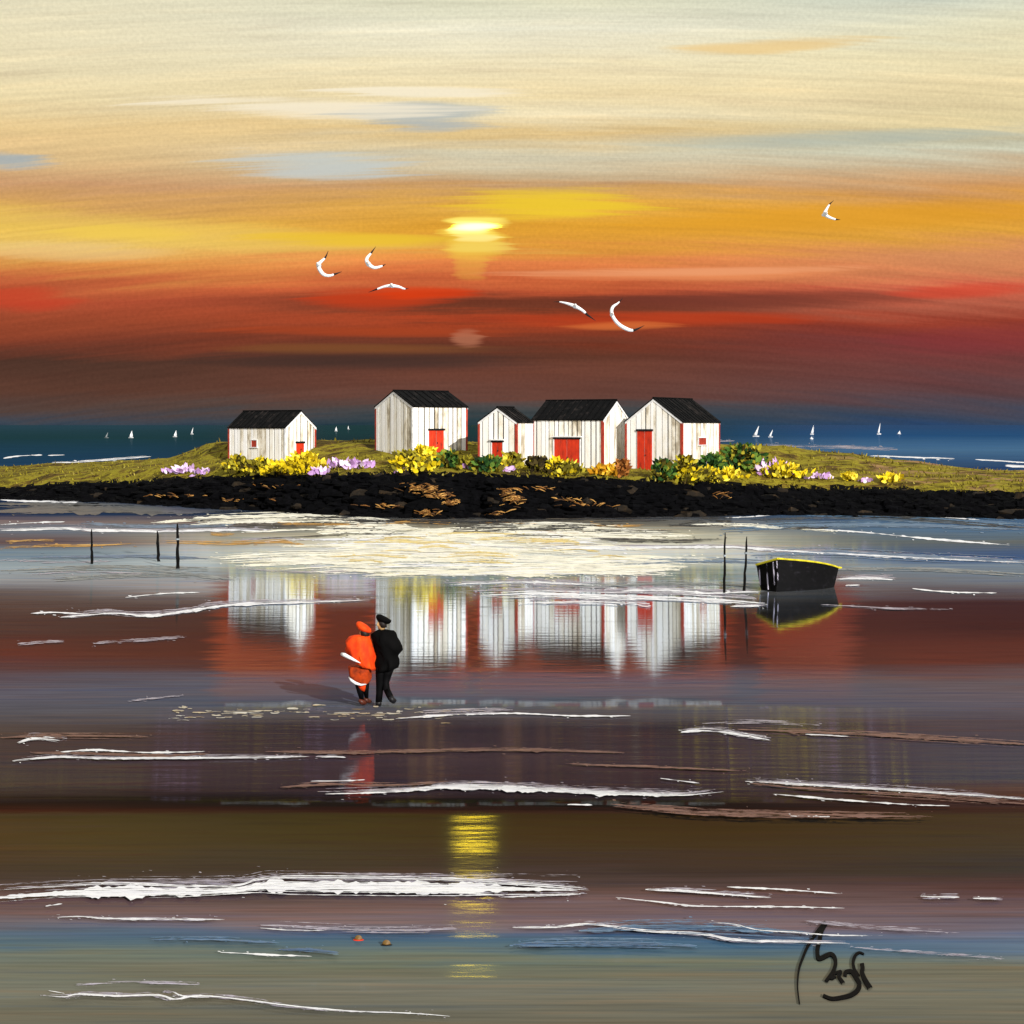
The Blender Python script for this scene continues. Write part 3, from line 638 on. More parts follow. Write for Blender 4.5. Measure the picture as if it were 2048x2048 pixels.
    # corner boards
    for (cx, cy), on in zip(((-hx,-hy),(hx,-hy),(hx,hy)), spec['red']):
        cb = MB(); sx, sy = (1 if cx > 0 else -1), (1 if cy > 0 else -1); h = eave-.10
        w = .11
        cb.box((min(cx-sx*w, cx+sx*.06), min(cy+sy*.048, cy+sy*.075), -.2), (max(cx-sx*w, cx+sx*.06), max(cy+sy*.048, cy+sy*.075), h))
        cb.box((min(cx+sx*.048, cx+sx*.075), min(cy-sy*w, cy+sy*.046), -.2), (max(cx+sx*.048, cx+sx*.075), max(cy-sy*w, cy+sy*.046), h))
        c = cb.build('corner_board', M['darkred'] if on else M['white'], root)
        if on: c['label'] = 'worn red corner board'
    def on_face(face, s, out, z_):
        return Vector((-hx+s, -hy-out, z_)) if face == 'left' else Vector((hx+out, -hy+s, z_))
    def fbox(mb, face, s0, s1, o0, o1, z0, z1, m=0):
        p, q_ = on_face(face, s0, o0, z0), on_face(face, s1, o1, z1)
        mb.box(tuple(min(i, j) for i, j in zip(p, q_)), tuple(max(i, j) for i, j in zip(p, q_)), m)
    if 'door' in spec:
        face, s0, s1, zt, hood = spec['door']; db = MB(); mid = (s0+s1)/2
        for (u0, u1) in ((s0, mid-.015), (mid+.015, s1)):
            q = u0
            while q < u1-.02:
                e = min(q+(u1-u0)/3, u1); fbox(db, face, q, e-.012, .03, .085+rng.uniform(-.008, .008), -.3, zt); q = e
        d = db.build('door', M['red'], root)
        lb = MB(); fbox(lb, face, s0-.08, s1+.08, .03, .15, zt, zt+.14); lb.build('lintel', M['black'], d)
        if hood:
            hb = MB(); fbox(hb, face, s0-.14, s1+.16, .03, .26, zt+.14, zt+.22); hb.build('hood', M['white'], d)
            
            for (p0, p1) in ((s1+.01, s1+.10), (s0-.10, s0-.01)):
                jb = MB(); fbox(jb, face, p0, p1, .03, .12, -.2, zt); jb.build('door_jamb', M['white'], d)
        hb = MB(); fbox(hb, face, mid+.05, mid+.09, .09, .14, 1.0, 1.12); hb.build('handle', M['black'], d)
    if 'window' in spec:
        face, s0, s1, z0, z1 = spec['window']; w = MB(); fbox(w, face, s0, s1, .03, .07, z0, z1)
        wd = w.build('window', M['darkred'], root)
        fb = MB(); k = .07
        fbox(fb, face, s0-k, s1+k, .03, .10, z1, z1+k); fbox(fb, face, s0-k-.06, s1+k+.06, .03, .14, z0-k, z0)
        fbox(fb, face, s0-k, s0, .03, .098, z0, z1); fbox(fb, face, s1, s1+k, .03, .098, z0, z1); fb.build('frame', M['white'], wd)
    tag(root, spec['label'], 'hut', 'white board huts on the islet')
    return root
PX = 104/F
HUTS = [
 dict(name='board_hut', px=571, row=926, Y=114, a=36, LA=5.6, LB=4.0, eave=2.85, rise=1.25, gable='right', seed=1, red=(1,0,1), paint='board',
      door=('right', 1.36, 2.4, 1.58, 0), window=('left', 2.33, 2.85, 1.25, 1.8), label='leftmost hut, low, with a tiny red window and a narrow red gable door'),
 dict(name='board_hut', px=825.6, row=914, Y=106, a=50, LA=4.25, LB=5.1, eave=3.75, rise=1.15, gable='left', seed=2, red=(1,0,1), paint='board',
      door=('right', 1.45, 2.85, 1.98, 0), label='tallest white hut, standing alone with a red door in its long bright side'),
 dict(name='board_hut', px=1033, row=930, Y=101.5, a=27, LA=2.95, LB=2.5, eave=3.05, rise=1.0, gable='left', seed=3, red=(1,1,0), paint='board',
      door=('left', 1.08, 1.9, 1.62, 1), label='smallest hut, squeezed against the left end of the long-roofed hut'),
 dict(name='board_hut', px=1205.6, row=944, Y=102, a=30, LA=5.8, LB=4.15, eave=3.75, rise=1.35, gable='right', seed=4, red=(1,1,0), paint='board',
      door=('left', 1.85, 3.95, 2.35, 1), label='long hut with wide red double doors under a white hood and a long black roof'),
 dict(name='board_hut', px=1364, row=940, Y=100.5, a=33, LA=4.7, LB=4.7, eave=3.4, rise=1.62, gable='left', seed=5, red=(1,1,1), paint='board',
      door=('left', 1.0, 2.25, 2.75, 0), window=('right', 1.95, 2.9, 1.75, 2.25), label='rightmost hut with a tall red door in its gable and a small red side window'),
]
for h, bk_, ed in zip(HUTS, (0, 3, 4.5, 4.5, 4.5), ((458,630),(752,933),(958,1064),(1066,1257),(1252,1438))): h['back'] = bk_; h['edges'] = ed; make_hut(h)

# ------------------------------------------------------------------ shrubs and flowers in front of the huts
FM = {
 'yellow': mottled('gorse_yellow', [(.2,(150,130,20)),(.4,(214,186,20)),(.6,(238,212,40)),(.85,(246,228,90))], (.8,.8,.8), .8, .1, .6, 0),
 'olive': mottled('olive_leaf', [(.2,(50,42,14)),(.4,(100,92,26)),(.6,(140,130,36)),(.85,(176,164,50))], (.8,.8,.8), .8, .1, .7, 0),
 'green': mottled('green_leaf', [(.2,(16,34,18)),(.4,(36,70,32)),(.6,(64,100,40)),(.85,(110,138,52))], (.8,.8,.8), .8, .1, .7, 0),
 'lilac': mottled('lilac_petal', [(.2,(160,116,170)),(.4,(198,156,212)),(.6,(220,186,230)),(.85,(242,226,246))], (1.5,1.5,1.5), .7, .1, .6, 0),
 'orange': mottled('orange_leaf', [(.2,(120,76,16)),(.4,(186,130,20)),(.6,(222,168,30)),(.85,(236,196,70))], (.8,.8,.8), .8, .1, .6, 0),
 'dark': mottled('dark_twig', [(.2,(18,14,10)),(.5,(44,36,20)),(.8,(90,78,40))], (.8,.8,.8), .8, .1, .6, 0),
 'russet': mottled('russet_leaf', [(.2,(90,50,20)),(.5,(150,88,36)),(.8,(180,120,60))], (.8,.8,.8), .8, .1, .6, 0),
 'stem': mottled('brown_stem', [(.3,(50,40,20)),(.7,(90,76,40))], (2,2,2), .9, .1)}
def petal(b, p, d, L, w, bend, rng):
    """one curved pointed leaf from p along d"""
    d = d.normalized(); s = d.cross(Vector((rng.uniform(-.3, .3), 1, rng.uniform(-.2, .2)))).normalized(); nrm = s.cross(d)
    V = []
    for f, k in ((0, .25), (.35, 1), (.7, .8), (1, .06)):
        c = p+d*L*f+nrm*bend*L*f*f; V += [c-s*w*k, c+s*w*k]
    b.add(V, [(0,1,3,2),(2,3,5,4),(4,5,7,6)])
def shrub(name, kind, x0, x1, r0, r1, Y, label, cat, group, seed, mix=None):
    """x0..x1 and r0..r1: its extent; Y: how far off it stands"""
    rng = random.Random(seed); px = (x0+x1)/2
    Y0 = hill_profile(px)[1]+.1; q = Y0                  # stand it on the turf where that row meets the ground
    while q < Y0+16 and hill_z(px, q) < HC-(r1-HZ)/F*q: q += .1
    Y += 9.5 if px < 660 else (4.3 if px < 1420 else 8)
    Y = max(Y0, min(q, Y)); base = Vector(((px-1024)/F*Y, Y, hill_z(px, Y)-.02))
    root = empty(name, base); w = (x1-x0)/F*Y/2*1.32; h = max(.3, at(px, r0, Y).z-base.z)*1.0
    b, b2, sb = MB(), MB(), MB()
    if kind == 'lilac':
        for k in range(max(16, int(26*w))):
            p = Vector((rng.uniform(-.55, .55)*w, rng.uniform(-.3, .3), rng.uniform(.05, .25)*h)); an = rng.gauss(0, .75)+p.x/w*.7
            petal(b, p, Vector((math.sin(an), rng.uniform(-.5, .3), math.cos(an)*.8)), h*rng.uniform(.35, .8), rng.uniform(.10, .2), rng.uniform(-.3, .3), rng)
        for k in range(10): petal(b2, Vector((rng.uniform(-1, 1)*w*.8, rng.uniform(-.2, .2), 0)), Vector((rng.uniform(-1, 1), -.2, .6)), h*.45, .06, .2, rng)
        nm, nm2, m2_ = 'blossom', 'leaves', FM['olive']
    else:
        n = int(40+85*w*max(h, .5))
        for k in range(n):
            f = rng.random(); an = rng.uniform(0, 2*math.pi); rad = math.sqrt(rng.random())
            zz = f**.8; ww = w*(1-.55*zz**2)*(.75+.75*mnoise.noise((zz*3+seed, math.cos(an)*2, math.sin(an))))
            p = Vector((math.cos(an)*rad*ww, math.sin(an)*rad*min(ww, .9)*.8, zz*h*.82))
            dd = Vector((p.x/w*1.1+rng.uniform(-.7, .7), rng.uniform(-.9, .5), rng.uniform(.1, 1.1)))
            tgt = b2 if (mix and rng.random() < .3) else b
            petal(tgt, p, dd, rng.uniform(.2, .62), rng.uniform(.07, .19), rng.uniform(-.4, .4), rng)
        nm, nm2, m2_ = 'foliage', 'blossom', FM[mix] if mix else None
    for k in range(5):
        x_ = rng.uniform(-.5, .5)*w; sb.tube([(x_*.1, 0, -.25), (x_*.7, 0, h*.3), (x_*1.2, rng.uniform(-.1, .1), h*.7)], [.06, .025, .012], 5)
    b.build(nm, FM[kind], root)
    if b2.v: b2.build(nm2, m2_, root)
    sb.build('stem', FM['stem'], root)
    return tag(root, label, cat, group)
G1, G2, G3 = 'yellow gorse bushes below the huts', 'lilac flower clumps on the islet', 'green and olive shrubs below the huts'
SH = [
 ('flower_clump','lilac',322,356,932,948,112,'lilac flower clump farthest left on the turf'),
 ('flower_clump','lilac',352,390,923,948,111,'lilac flower clump between two others left of the leftmost hut'),
 ('flower_clump','lilac',388,420,930,950,110.5,'lilac flower clump nearest the left corner of the leftmost hut'),
 ('flower_clump','lilac',622,662,928,950,103.5,'low dark lilac clump under the large yellow gorse bush'),
 ('flower_clump','lilac',654,694,908,937,104.5,'big lilac clump touching the right end of the large yellow bush'),
 ('flower_clump','lilac',692,727,910,938,104.5,'lilac clump in the middle of three between the two left huts'),
 ('flower_clump','lilac',720,750,915,938,104.5,'lilac clump nearest the left corner of the tallest hut'),
 ('flower_clump','lilac',786,818,932,944,102.2,'flat lilac clump in front of the tallest hut'),
 ('flower_clump','lilac',920,955,922,938,102,'lilac clump in the gap between the tallest and the smallest hut'),
 ('flower_clump','lilac',1000,1026,924,942,100,'small lilac clump at the foot of the smallest hut'),
 ('flower_clump','lilac',1511,1582,914,952,104.5,'large lilac clump right of the big green shrub'),
 ('flower_clump','lilac',1610,1668,940,958,104.5,'wide low lilac clump out on the right-hand turf'),
 ('flower_clump','lilac',1720,1746,951,965,104.5,'small lilac clump farthest right'),
 ('gorse_bush','yellow',566,654,906,947,103.2,'largest yellow gorse bush, spread before the red door of the leftmost hut'),
 ('gorse_bush','yellow',532,590,929,947,103,'low yellow gorse under the front wall of the leftmost hut'),
 ('gorse_bush','yellow',818,874,894,924,103.5,'tall yellow gorse before the front corner of the tallest hut'),
 ('gorse_bush','yellow',786,880,916,945,102.2,'wide yellow gorse at the foot of the tallest hut','olive'),
 ('gorse_bush','yellow',1103,1124,918,950,99.2,'thin upright yellow gorse before the left leaf of the double doors'),
 ('gorse_bush','yellow',1440,1482,942,958,100.5,'low yellow gorse at the foot of the big green shrub'),
 ('gorse_bush','yellow',1514,1620,930,956,104,'long low yellow gorse beneath the largest right-hand lilac clump','olive'),
 ('gorse_bush','yellow',1688,1710,950,962,104.4,'tiny yellow gorse beside the farthest right lilac clump on its left'),
 ('gorse_bush','yellow',1762,1804,952,965,104.2,'last yellow gorse at the right end of the turf'),
 ('olive_shrub','olive',452,500,912,946,103.6,'olive shrub at the left corner of the leftmost hut','yellow'),
 ('olive_shrub','olive',492,548,918,946,103.4,'olive shrub under the tiny window of the leftmost hut','yellow'),
 ('olive_shrub','olive',792,836,902,932,103.2,'round olive shrub against the gable of the tallest hut'),
 ('green_shrub','green',876,924,902,936,103,'green shrub before the right corner of the tallest hut','olive'),
 ('olive_shrub','olive',918,952,914,940,102.6,'small olive shrub left of the smallest hut'),
 ('green_shrub','green',950,1000,912,944,99.8,'yellow-green shrub under the door of the smallest hut','olive'),
 ('olive_shrub','olive',1002,1044,906,940,99.6,'olive shrub before the front corner of the smallest hut','yellow'),
 ('dark_shrub','dark',1054,1102,914,945,99.4,'dark twiggy shrub between the smallest hut and the double doors','olive'),
 ('olive_shrub','olive',1090,1164,926,951,98.8,'broad olive shrub across the foot of the double doors','yellow'),
 ('orange_shrub','orange',1184,1238,932,952,98.8,'orange shrub under the bright gable of the long hut'),
 ('russet_shrub','russet',1234,1256,920,944,97.8,'small russet shrub where the long and the rightmost hut meet'),
 ('green_shrub','green',1306,1348,916,946,97.4,'thin green shrub right of the tall red door','olive'),
 ('olive_shrub','olive',1342,1398,910,954,97.4,'tall olive shrub before the front corner of the rightmost hut','yellow'),
 ('olive_shrub','olive',1392,1442,936,958,97.6,'low olive shrub under the side window of the rightmost hut','yellow'),
 ('green_shrub','green',1402,1446,908,944,98.8,'dark green shrub against the far corner of the rightmost hut'),
 ('green_shrub','green',1438,1532,886,942,107,'biggest green shrub, standing right of all the huts','olive'),
]
for i, a in enumerate(SH):
    nm, kd, x0, x1, r0, r1, Y, lb = a[:8]
    shrub(nm, kd, x0, x1, r0, r1, Y, lb, 'flowers' if kd == 'lilac' else 'bush', G2 if kd == 'lilac' else (G1 if kd == 'yellow' else G3), 100+i, a[8] if len(a) > 8 else None)

# ------------------------------------------------------------------ rowing boat aground
def make_boat():
    p = ground(1559, 1183); root = empty('rowing_boat', p)
    ang = math.radians(28); L, n = 2.85, 11
    stn = []
    for i in range(n):
        f = i/(n-1); hb = .66*(1-max(0, (f-.35)/.65)**2.2)+.02; hb *= (.90+.10*min(1, f*4))
        kl = -.62+.40*max(0, (f-.55)/.45)**2; sh = .80+.06*f*f
        rake = .42*max(0, (f-.45)/.55)
        stn.append((f*L, hb, kl, sh, rake))
    def ring(x_, hb, kl, sh, rake, k=1.0):
        out = []
        for j in range(-6, 7):
            s = j/6; a_ = abs(s); yy = math.copysign(hb*k*(a_**.55*.80+.20*a_), s); zz = kl+(sh-kl)*(a_**2.0)
            out.append(Vector((x_+rake*a_**2, yy, zz)))
        return out
    h = MB(); V = []; R = [ring(*s) for s in stn]; Ri = [[Vector((q.x, q.y*.9, q.z+.04 if abs(j-6) < 6 else q.z)) for j, q in enumerate(r)] for r in R]
    m_ = 13; fs_ = []
    for r in R: V += r
    for i in range(n-1):
        for j in range(m_-1): fs_.append((i*m_+j, (i+1)*m_+j, (i+1)*m_+j+1, i*m_+j+1))
    off = len(V)
    for r in Ri: V += r
    for i in range(n-1):
        for j in range(m_-1): fs_.append((off+i*m_+j, off+i*m_+j+1, off+(i+1)*m_+j+1, off+(i+1)*m_+j))
    fs_.append(tuple(range(m_))); fs_.append(tuple(off+j for j in reversed(range(m_))))
    h.add(V, fs_)
    # orientation: stern towards the near left corner, heeled away and down by the bow
    rot = Matrix.Rotation(ang, 4, 'Z') @ Matrix.Rotation(math.radians(7.5), 4, 'Y') @ Matrix.Rotation(math.radians(-15), 4, 'X')
    near = Vector((0, -.66*.90, .80)); tgt = at(1556, 1118, p.y)-p
    mt = Matrix.Translation(tgt-(rot @ near)) @ rot
    hull = h.build('hull', mottled('tarred_hull', [(.3,(2,2,3)),(.6,(7,6,8)),(.8,(40,38,44))], (4,4,7), .7, .1), root); hull.matrix_local = mt
    g = MB(); g.tube([r[0]+Vector((0, -.01, .01)) for r in R]+[r[-1]+Vector((0, .01, .01)) for r in reversed(R)], .032, 6)
    g.tube([R[0][0]+Vector((-.01, 0, .01)), R[0][-1]+Vector((-.01, 0, .01))], .04, 6)
    q = R[-1][0]; g.tube([q+Vector((-.05, .02, .01)), q+Vector((.16, .03, .03))], [.05, .03], 6)
    gw = g.build('gunwale', mottled('yellow_paint', [(.25,(130,120,20)),(.5,(206,190,24)),(.8,(226,212,60))], (4,4,4), .6, .3), root); gw.matrix_local = mt
    for y_ in (-.54, -.34, .02, .44):
        s_ = MB(); z0 = -.18 if abs(y_) < .4 else .05
        s_.box((-.035, y_-.014, z0), (-.002, y_+.014, .74)); s = s_.build('stern_batten', M['lilacfoam'], root); s.matrix_local = mt
    th = MB(); th.box((1.0, -.58, .50), (1.28, .58, .54)); th.box((.25, -.55, .50), (.5, .55, .54)); q = th.build('thwart', M['black'], root); q.matrix_local = mt
    return tag(root, 'black rowing boat with a yellow gunwale lying tilted on the wet sand', 'boat')
make_boat()

# ------------------------------------------------------------------ mooring posts
PM = mottled('wet_black_wood', [(.3,(4,4,4)),(.6,(10,9,8)),(.85,(60,54,48))], (6,6,2), .8, .1)
def post(xt, rt, xb, rb_, wpx, label, group, seed):
    rng = random.Random(seed); b = ground(xb, rb_); Y = b.y; top = at(xt, rt, Y)-b; r = wpx/F*Y/2
    root = empty('mooring_post', b); mb = MB(); n = 9
    pts = [Vector((0, 0, -.5))]+[top*(i/n)+Vector((rng.uniform(-.25, .25)*r, rng.uniform(-.25, .25)*r, 0)) for i in range(n+1)]
    rad = [r*1.05]+[r*(1.1-.45*i/n)*rng.uniform(.85, 1.12) for i in range(n+1)]; rad[-1] *= .45
    mb.tube(pts, rad, 8); o_ = mb.build('stake', PM, root)
    cb = MB(); zc = top.z*rng.uniform(.55, .7); c = top*(zc/top.z); cb.tube([c+Vector((0, 0, -.03)), c+Vector((0, 0, .03))], r*1.25, 8); cb.build('rope_ring', M['greysand'], root)
    return tag(root, label, 'post', group)
GP = 'black mooring posts on the wet sand'
post(183, 1058, 184, 1128, 5.5, 'short black post farthest left, standing alone', GP, 1)
post(314.5, 1062, 317, 1123, 6.5, 'shortest black post, left of a taller one close by', GP, 2)
post(354.5, 1047, 356, 1138, 7, 'tall black post at the right of the left-hand three', GP, 3)
post(1450, 1065, 1448.5, 1187, 5, 'slender tall black post, second from the rowing boat', GP, 4)
post(1494, 1073, 1488, 1182, 5.5, 'leaning black post next to the stern of the rowing boat', GP, 5)

# ------------------------------------------------------------------ sailing boats on the horizon
SM = mottled('sailcloth', [(.3,(226,230,234)),(.7,(248,248,248))], (1,1,1), .7, .2)
SM2 = mottled('grey_sailcloth', [(.3,(120,128,130)),(.7,(150,156,158))], (1,1,1), .7, .2)
def sail_boat(px, rb_, h, w, lean, label, grey=False, jib=True):
    Y = F*HC/(rb_-HZ); Y = min(Y, 2200); k = Y/F; base = Vector(((px-1024)*k, Y, 0)); root = empty('sailing_boat', base)
    H, Wd = h*k, w*k; lx = lean*k
    hb = MB(); L = Wd*1.15; n = 7; V = []
    for i in range(n):
        f = i/(n-1); x_ = (f-.5)*L; b_ = .16*L*math.sin(math.pi*min(1, .25+f*.75))+.02; V += [(x_, -b_, .09*H), (x_, 0, -.06*H), (x_, b_, .09*H)]
    hb.add(V, [(i*3+j, (i+1)*3+j, (i+1)*3+j+1, i*3+j+1) for i in range(n-1) for j in (0, 1)]+[(i*3, i*3+2, (i+1)*3+2, (i+1)*3) for i in range(n-1)]+[(0,1,2),((n-1)*3+2,(n-1)*3+1,(n-1)*3)])
    hb.build('hull', M['white'] if not grey else SM2, root)
    mb = MB(); mb.tube([(.1*Wd, 0, .05*H), (.1*Wd+lx, 0, H)], [.03*Wd, .015*Wd], 6); mb.build('mast', SM if not grey else SM2, root)
    def sailmesh(name, x0, x1, z0, tip):
        sb = MB(); V = []; n_ = 6
        for i in range(n_+1):
            f = i/n_; a = Vector((x0+lx*f*.9, 0, z0+(H*tip-z0)*f)); b_ = Vector((x1+(x0+lx-x1)*f, 0, z0+(H*tip-z0)*f)); c = (a+b_)/2+Vector(((x1-x0)*.12*math.sin(math.pi*f), -.25*Wd*math.sin(math.pi*f)**.5*(1-f)-.02*Wd, 0))
            V += [a, c, b_]
        sb.add(V, [(i*3+j, i*3+j+1, i*3+4+j, i*3+3+j) for i in range(n_) for j in (0, 1)]); o_ = sb.build(name, SM2 if grey else SM, root, True)
        md = o_.modifiers.new('solid', 'SOLIDIFY'); md.thickness = .03*Wd
    sailmesh('mainsail', .07*Wd, -.5*Wd, .13*H, .98)
    if jib: sailmesh('jib', .14*Wd, .5*Wd, .13*H, .80)
    return tag(root, label, 'sailing boat', 'white sailing boats on the horizon')
SB = [(213,876,11,7,2.5,'faint grey sailing boat farthest left on the horizon',1,0), (262,876,15,8,1.5,'white sailing boat right of the faint grey one',0,1), (350,874,13.5,7,2,'white sailing boat third from the left on the left-hand sea',0,1),
 (384,868.5,13.5,5,2,'slim white sailing boat nearest the left side of the leftmost hut',0,0), (672,862.5,9.5,5,.5,'larger of two small sailing boats between the two left huts',0,1), (697,858.5,7,4,-.5,'smallest sailing boat, just left of the tallest hut',0,0),
 (1512,873.5,22,11,5,'broad white sailing boat nearest the right side of the rightmost hut',0,0), (1541,874.5,15,8,4,'smaller white sailing boat beside the broad one',0,0), (1624,869,19,6,3,'tall thin sailing boat in the middle of the right-hand sea',0,1),
 (1758,869,23,7,2,'tallest sailing boat on the right, with pale blue narrow sails',0,0), (1798,868.5,7,7,1,'tiny sailing boat farthest right on the horizon',0,1)]
for a in SB: sail_boat(*a[:6], grey=bool(a[6]), jib=bool(a[7]))
# white blob modelled as the reflection of the tall thin boat
bp = Vector(((1623-1024)/F*F*HC/(879-HZ), F*HC/(879-HZ), 0)); bb = MB(); k = bp.y/F
bb.ball((0, 0, 1.5*k), (3.4*k, 3.4*k, 2.4*k), 0, 12, 8); bb.tube([(0,0,3.5*k),(0,0,5.5*k)], .5*k, 6); o = bb.build('sail_reflection', M['white'], None, True); o.location = bp
tag(o, 'white blob modelled as the reflection of the tall thin sailing boat', 'sail_reflection')

# ------------------------------------------------------------------ gulls
GW = mottled('gull_white', [(.3,(236,236,236)),(.7,(250,250,250))], (3,3,3), .7, .2)
GB = mottled('gull_black', [(.3,(16,13,14)),(.7,(34,28,28))], (3,3,3), .7, .2)
BK = mottled('beak_orange', [(.3,(200,130,40)),(.7,(224,160,60))], (3,3,3), .6, .3)
def gull(pts, wid, tips, body, Y, label):
    """pts: wing line tip to tip; wid: chord at each; tips: black share at either end; body: index of the body"""
    k = Y/F; c = at(*pts[body], Y); root_c = c; n = 40
    P = crm([(p[0], p[1], w) for p, w in zip(pts, wid)], n)
    bi = body/(len(pts)-1); mb = MB(); ns = 8; ring0 = 0; V = []; mats_ = []
    for i, p in enumerate(P):
        f = i/(n-1); a, b_ = P[max(i-1, 0)], P[min(i+1, n-1)]
        w3 = at(p.x, p.y, Y)-c; tx = Vector((b_.x-a.x, 0, -(b_.y-a.y))).normalized(); nr = Vector((-tx.z, 0, tx.x))
        sweep = .30*abs(f-bi)**1.2                      # wings swept back, away from the viewer
        ctr = w3+Vector((0, sweep, 0)); hw = max(.15, p.z*.42)*k; dp = hw*.9+.02
        for j in range(ns):
            an = 2*math.pi*j/ns; V.append(ctr+nr*math.cos(an)*hw+Vector((0, math.sin(an)*dp, 0)))
    b0 = 0; mb.v = [tuple(q) for q in V]
    for i in range(n-1):
        f = (i+.5)/(n-1); m_ = 1 if (f < tips[0] or f > 1-tips[1]) else 0
        for j in range(ns): mb.f.append((i*ns+j, i*ns+(j+1)%ns, (i+1)*ns+(j+1)%ns, (i+1)*ns+j)); mb.m.append(m_)
    mb.f += [tuple(range(ns)), tuple((n-1)*ns+j for j in reversed(range(ns)))]; mb.m += [1, 1]
    r = wid[body]/2*k*1.02
    mb.tube([(0, -.30, .02), (0, -.24, .02), (0, -.14, .01), (0, 0, 0), (0, .16, 0), (0, .27, 0), (0, .36, .01)], [r*.25, r*.62, r*.75, r, r*.8, r*.45, r*.7], 10, 0, True)
    o = mb.build('gull', [GW, GB], None, True); o.location = c
    bk = MB(); bk.tube([(0, -.29, .02), (0, -.36, .005)], [r*.25, r*.06], 6); bk.build('beak', BK, o)
    return tag(o, label, 'gull', 'white gulls with black wing tips')
gull([(656,501),(650,515),(637,530),(644,546),(656,551),(670,547),(682,542)], [.5,4.5,9,9,6.5,4.5,.5], (.19,.20), 2, 46, 'gull with upturned wings farthest left')
gull([(751,492),(742,505),(733,518),(737,528),(748,535),(762,532),(771,527)], [.5,4.5,8,10,7.5,5,.5], (.19,.14), 3, 46, 'gull with upturned wings just below the yellow streak, second from the left')
gull([(736,584),(753,578),(770,572.5),(784,571.5),(798,573.5),(808,577),(817,576)], [.5,4,6,8,6,4,.5], (.17,.13), 3, 46, 'gull with drooping level wings, lowest of the left three')
gull([(1107,603),(1120,603.5),(1135,607),(1150,612.5),(1164,620),(1176,630),(1192,641)], [.5,3,6,8.5,6.5,5,.5], (.16,.24), 3, 46, 'gull gliding with one wing slanting down, in the dark red band')
gull([(1246,596),(1236,606),(1225,615),(1224,629),(1235,646),(1252,657),(1268,660),(1290,650)], [.5,4,7.5,8,8.5,9,6,.5], (.10,.16), 3, 46, 'largest gull, curved like a crescent in the dark red band')
gull([(1669,400),(1660,408),(1652,421),(1650,428),(1658,434),(1671,438),(1682,438.5)], [.5,3.5,7,9,7,4.5,.5], (.18,.16), 3, 60, 'lone gull high at the right')

# ------------------------------------------------------------------ the couple walking on the wet sand
FEET = ground(748, 1412); YP = FEET.y; KP = YP/F
def pl(px, r, dy=0.0): return Vector(((px-748)*KP, dy, (1412-r)*KP))
def loft(b, rings, n=28, m=0, cap=True, wob=0.0, seed=0.0):
    """rings: (row, x left, x right, half depth, y shift, tilt in rows across the ring)"""
    base = len(b.v)
    for i, rg in enumerate(rings):
        r, xl, xr, dp = rg[:4]; ys_ = rg[4] if len(rg) > 4 else 0; tl = rg[5] if len(rg) > 5 else 0
        for j in range(n):
            a = 2*math.pi*j/n; ca = math.cos(a); px = (xl+xr)/2+(xr-xl)/2*ca
            q = pl(px, r+tl*ca, ys_+dp*math.sin(a))
            if wob: q += Vector((1, 1, .3))*wob*(mnoise.noise((q.x*8+seed+q.z*3, q.z*4, q.y*8))+.6*mnoise.noise((q.x*19+seed-q.z*8, q.z*9, q.y*19)))
            b.v.append(tuple(q))
    k = len(rings)
    for i in range(k-1):
        for j in range(n): b.f.append((base+i*n+j, base+(i+1)*n+j, base+(i+1)*n+(j+1)%n, base+i*n+(j+1)%n)); b.m.append(m)
    if cap: b.f.append(tuple(base+j for j in range(n))); b.f.append(tuple(base+(k-1)*n+j for j in reversed(range(n)))); b.m += [m, m]
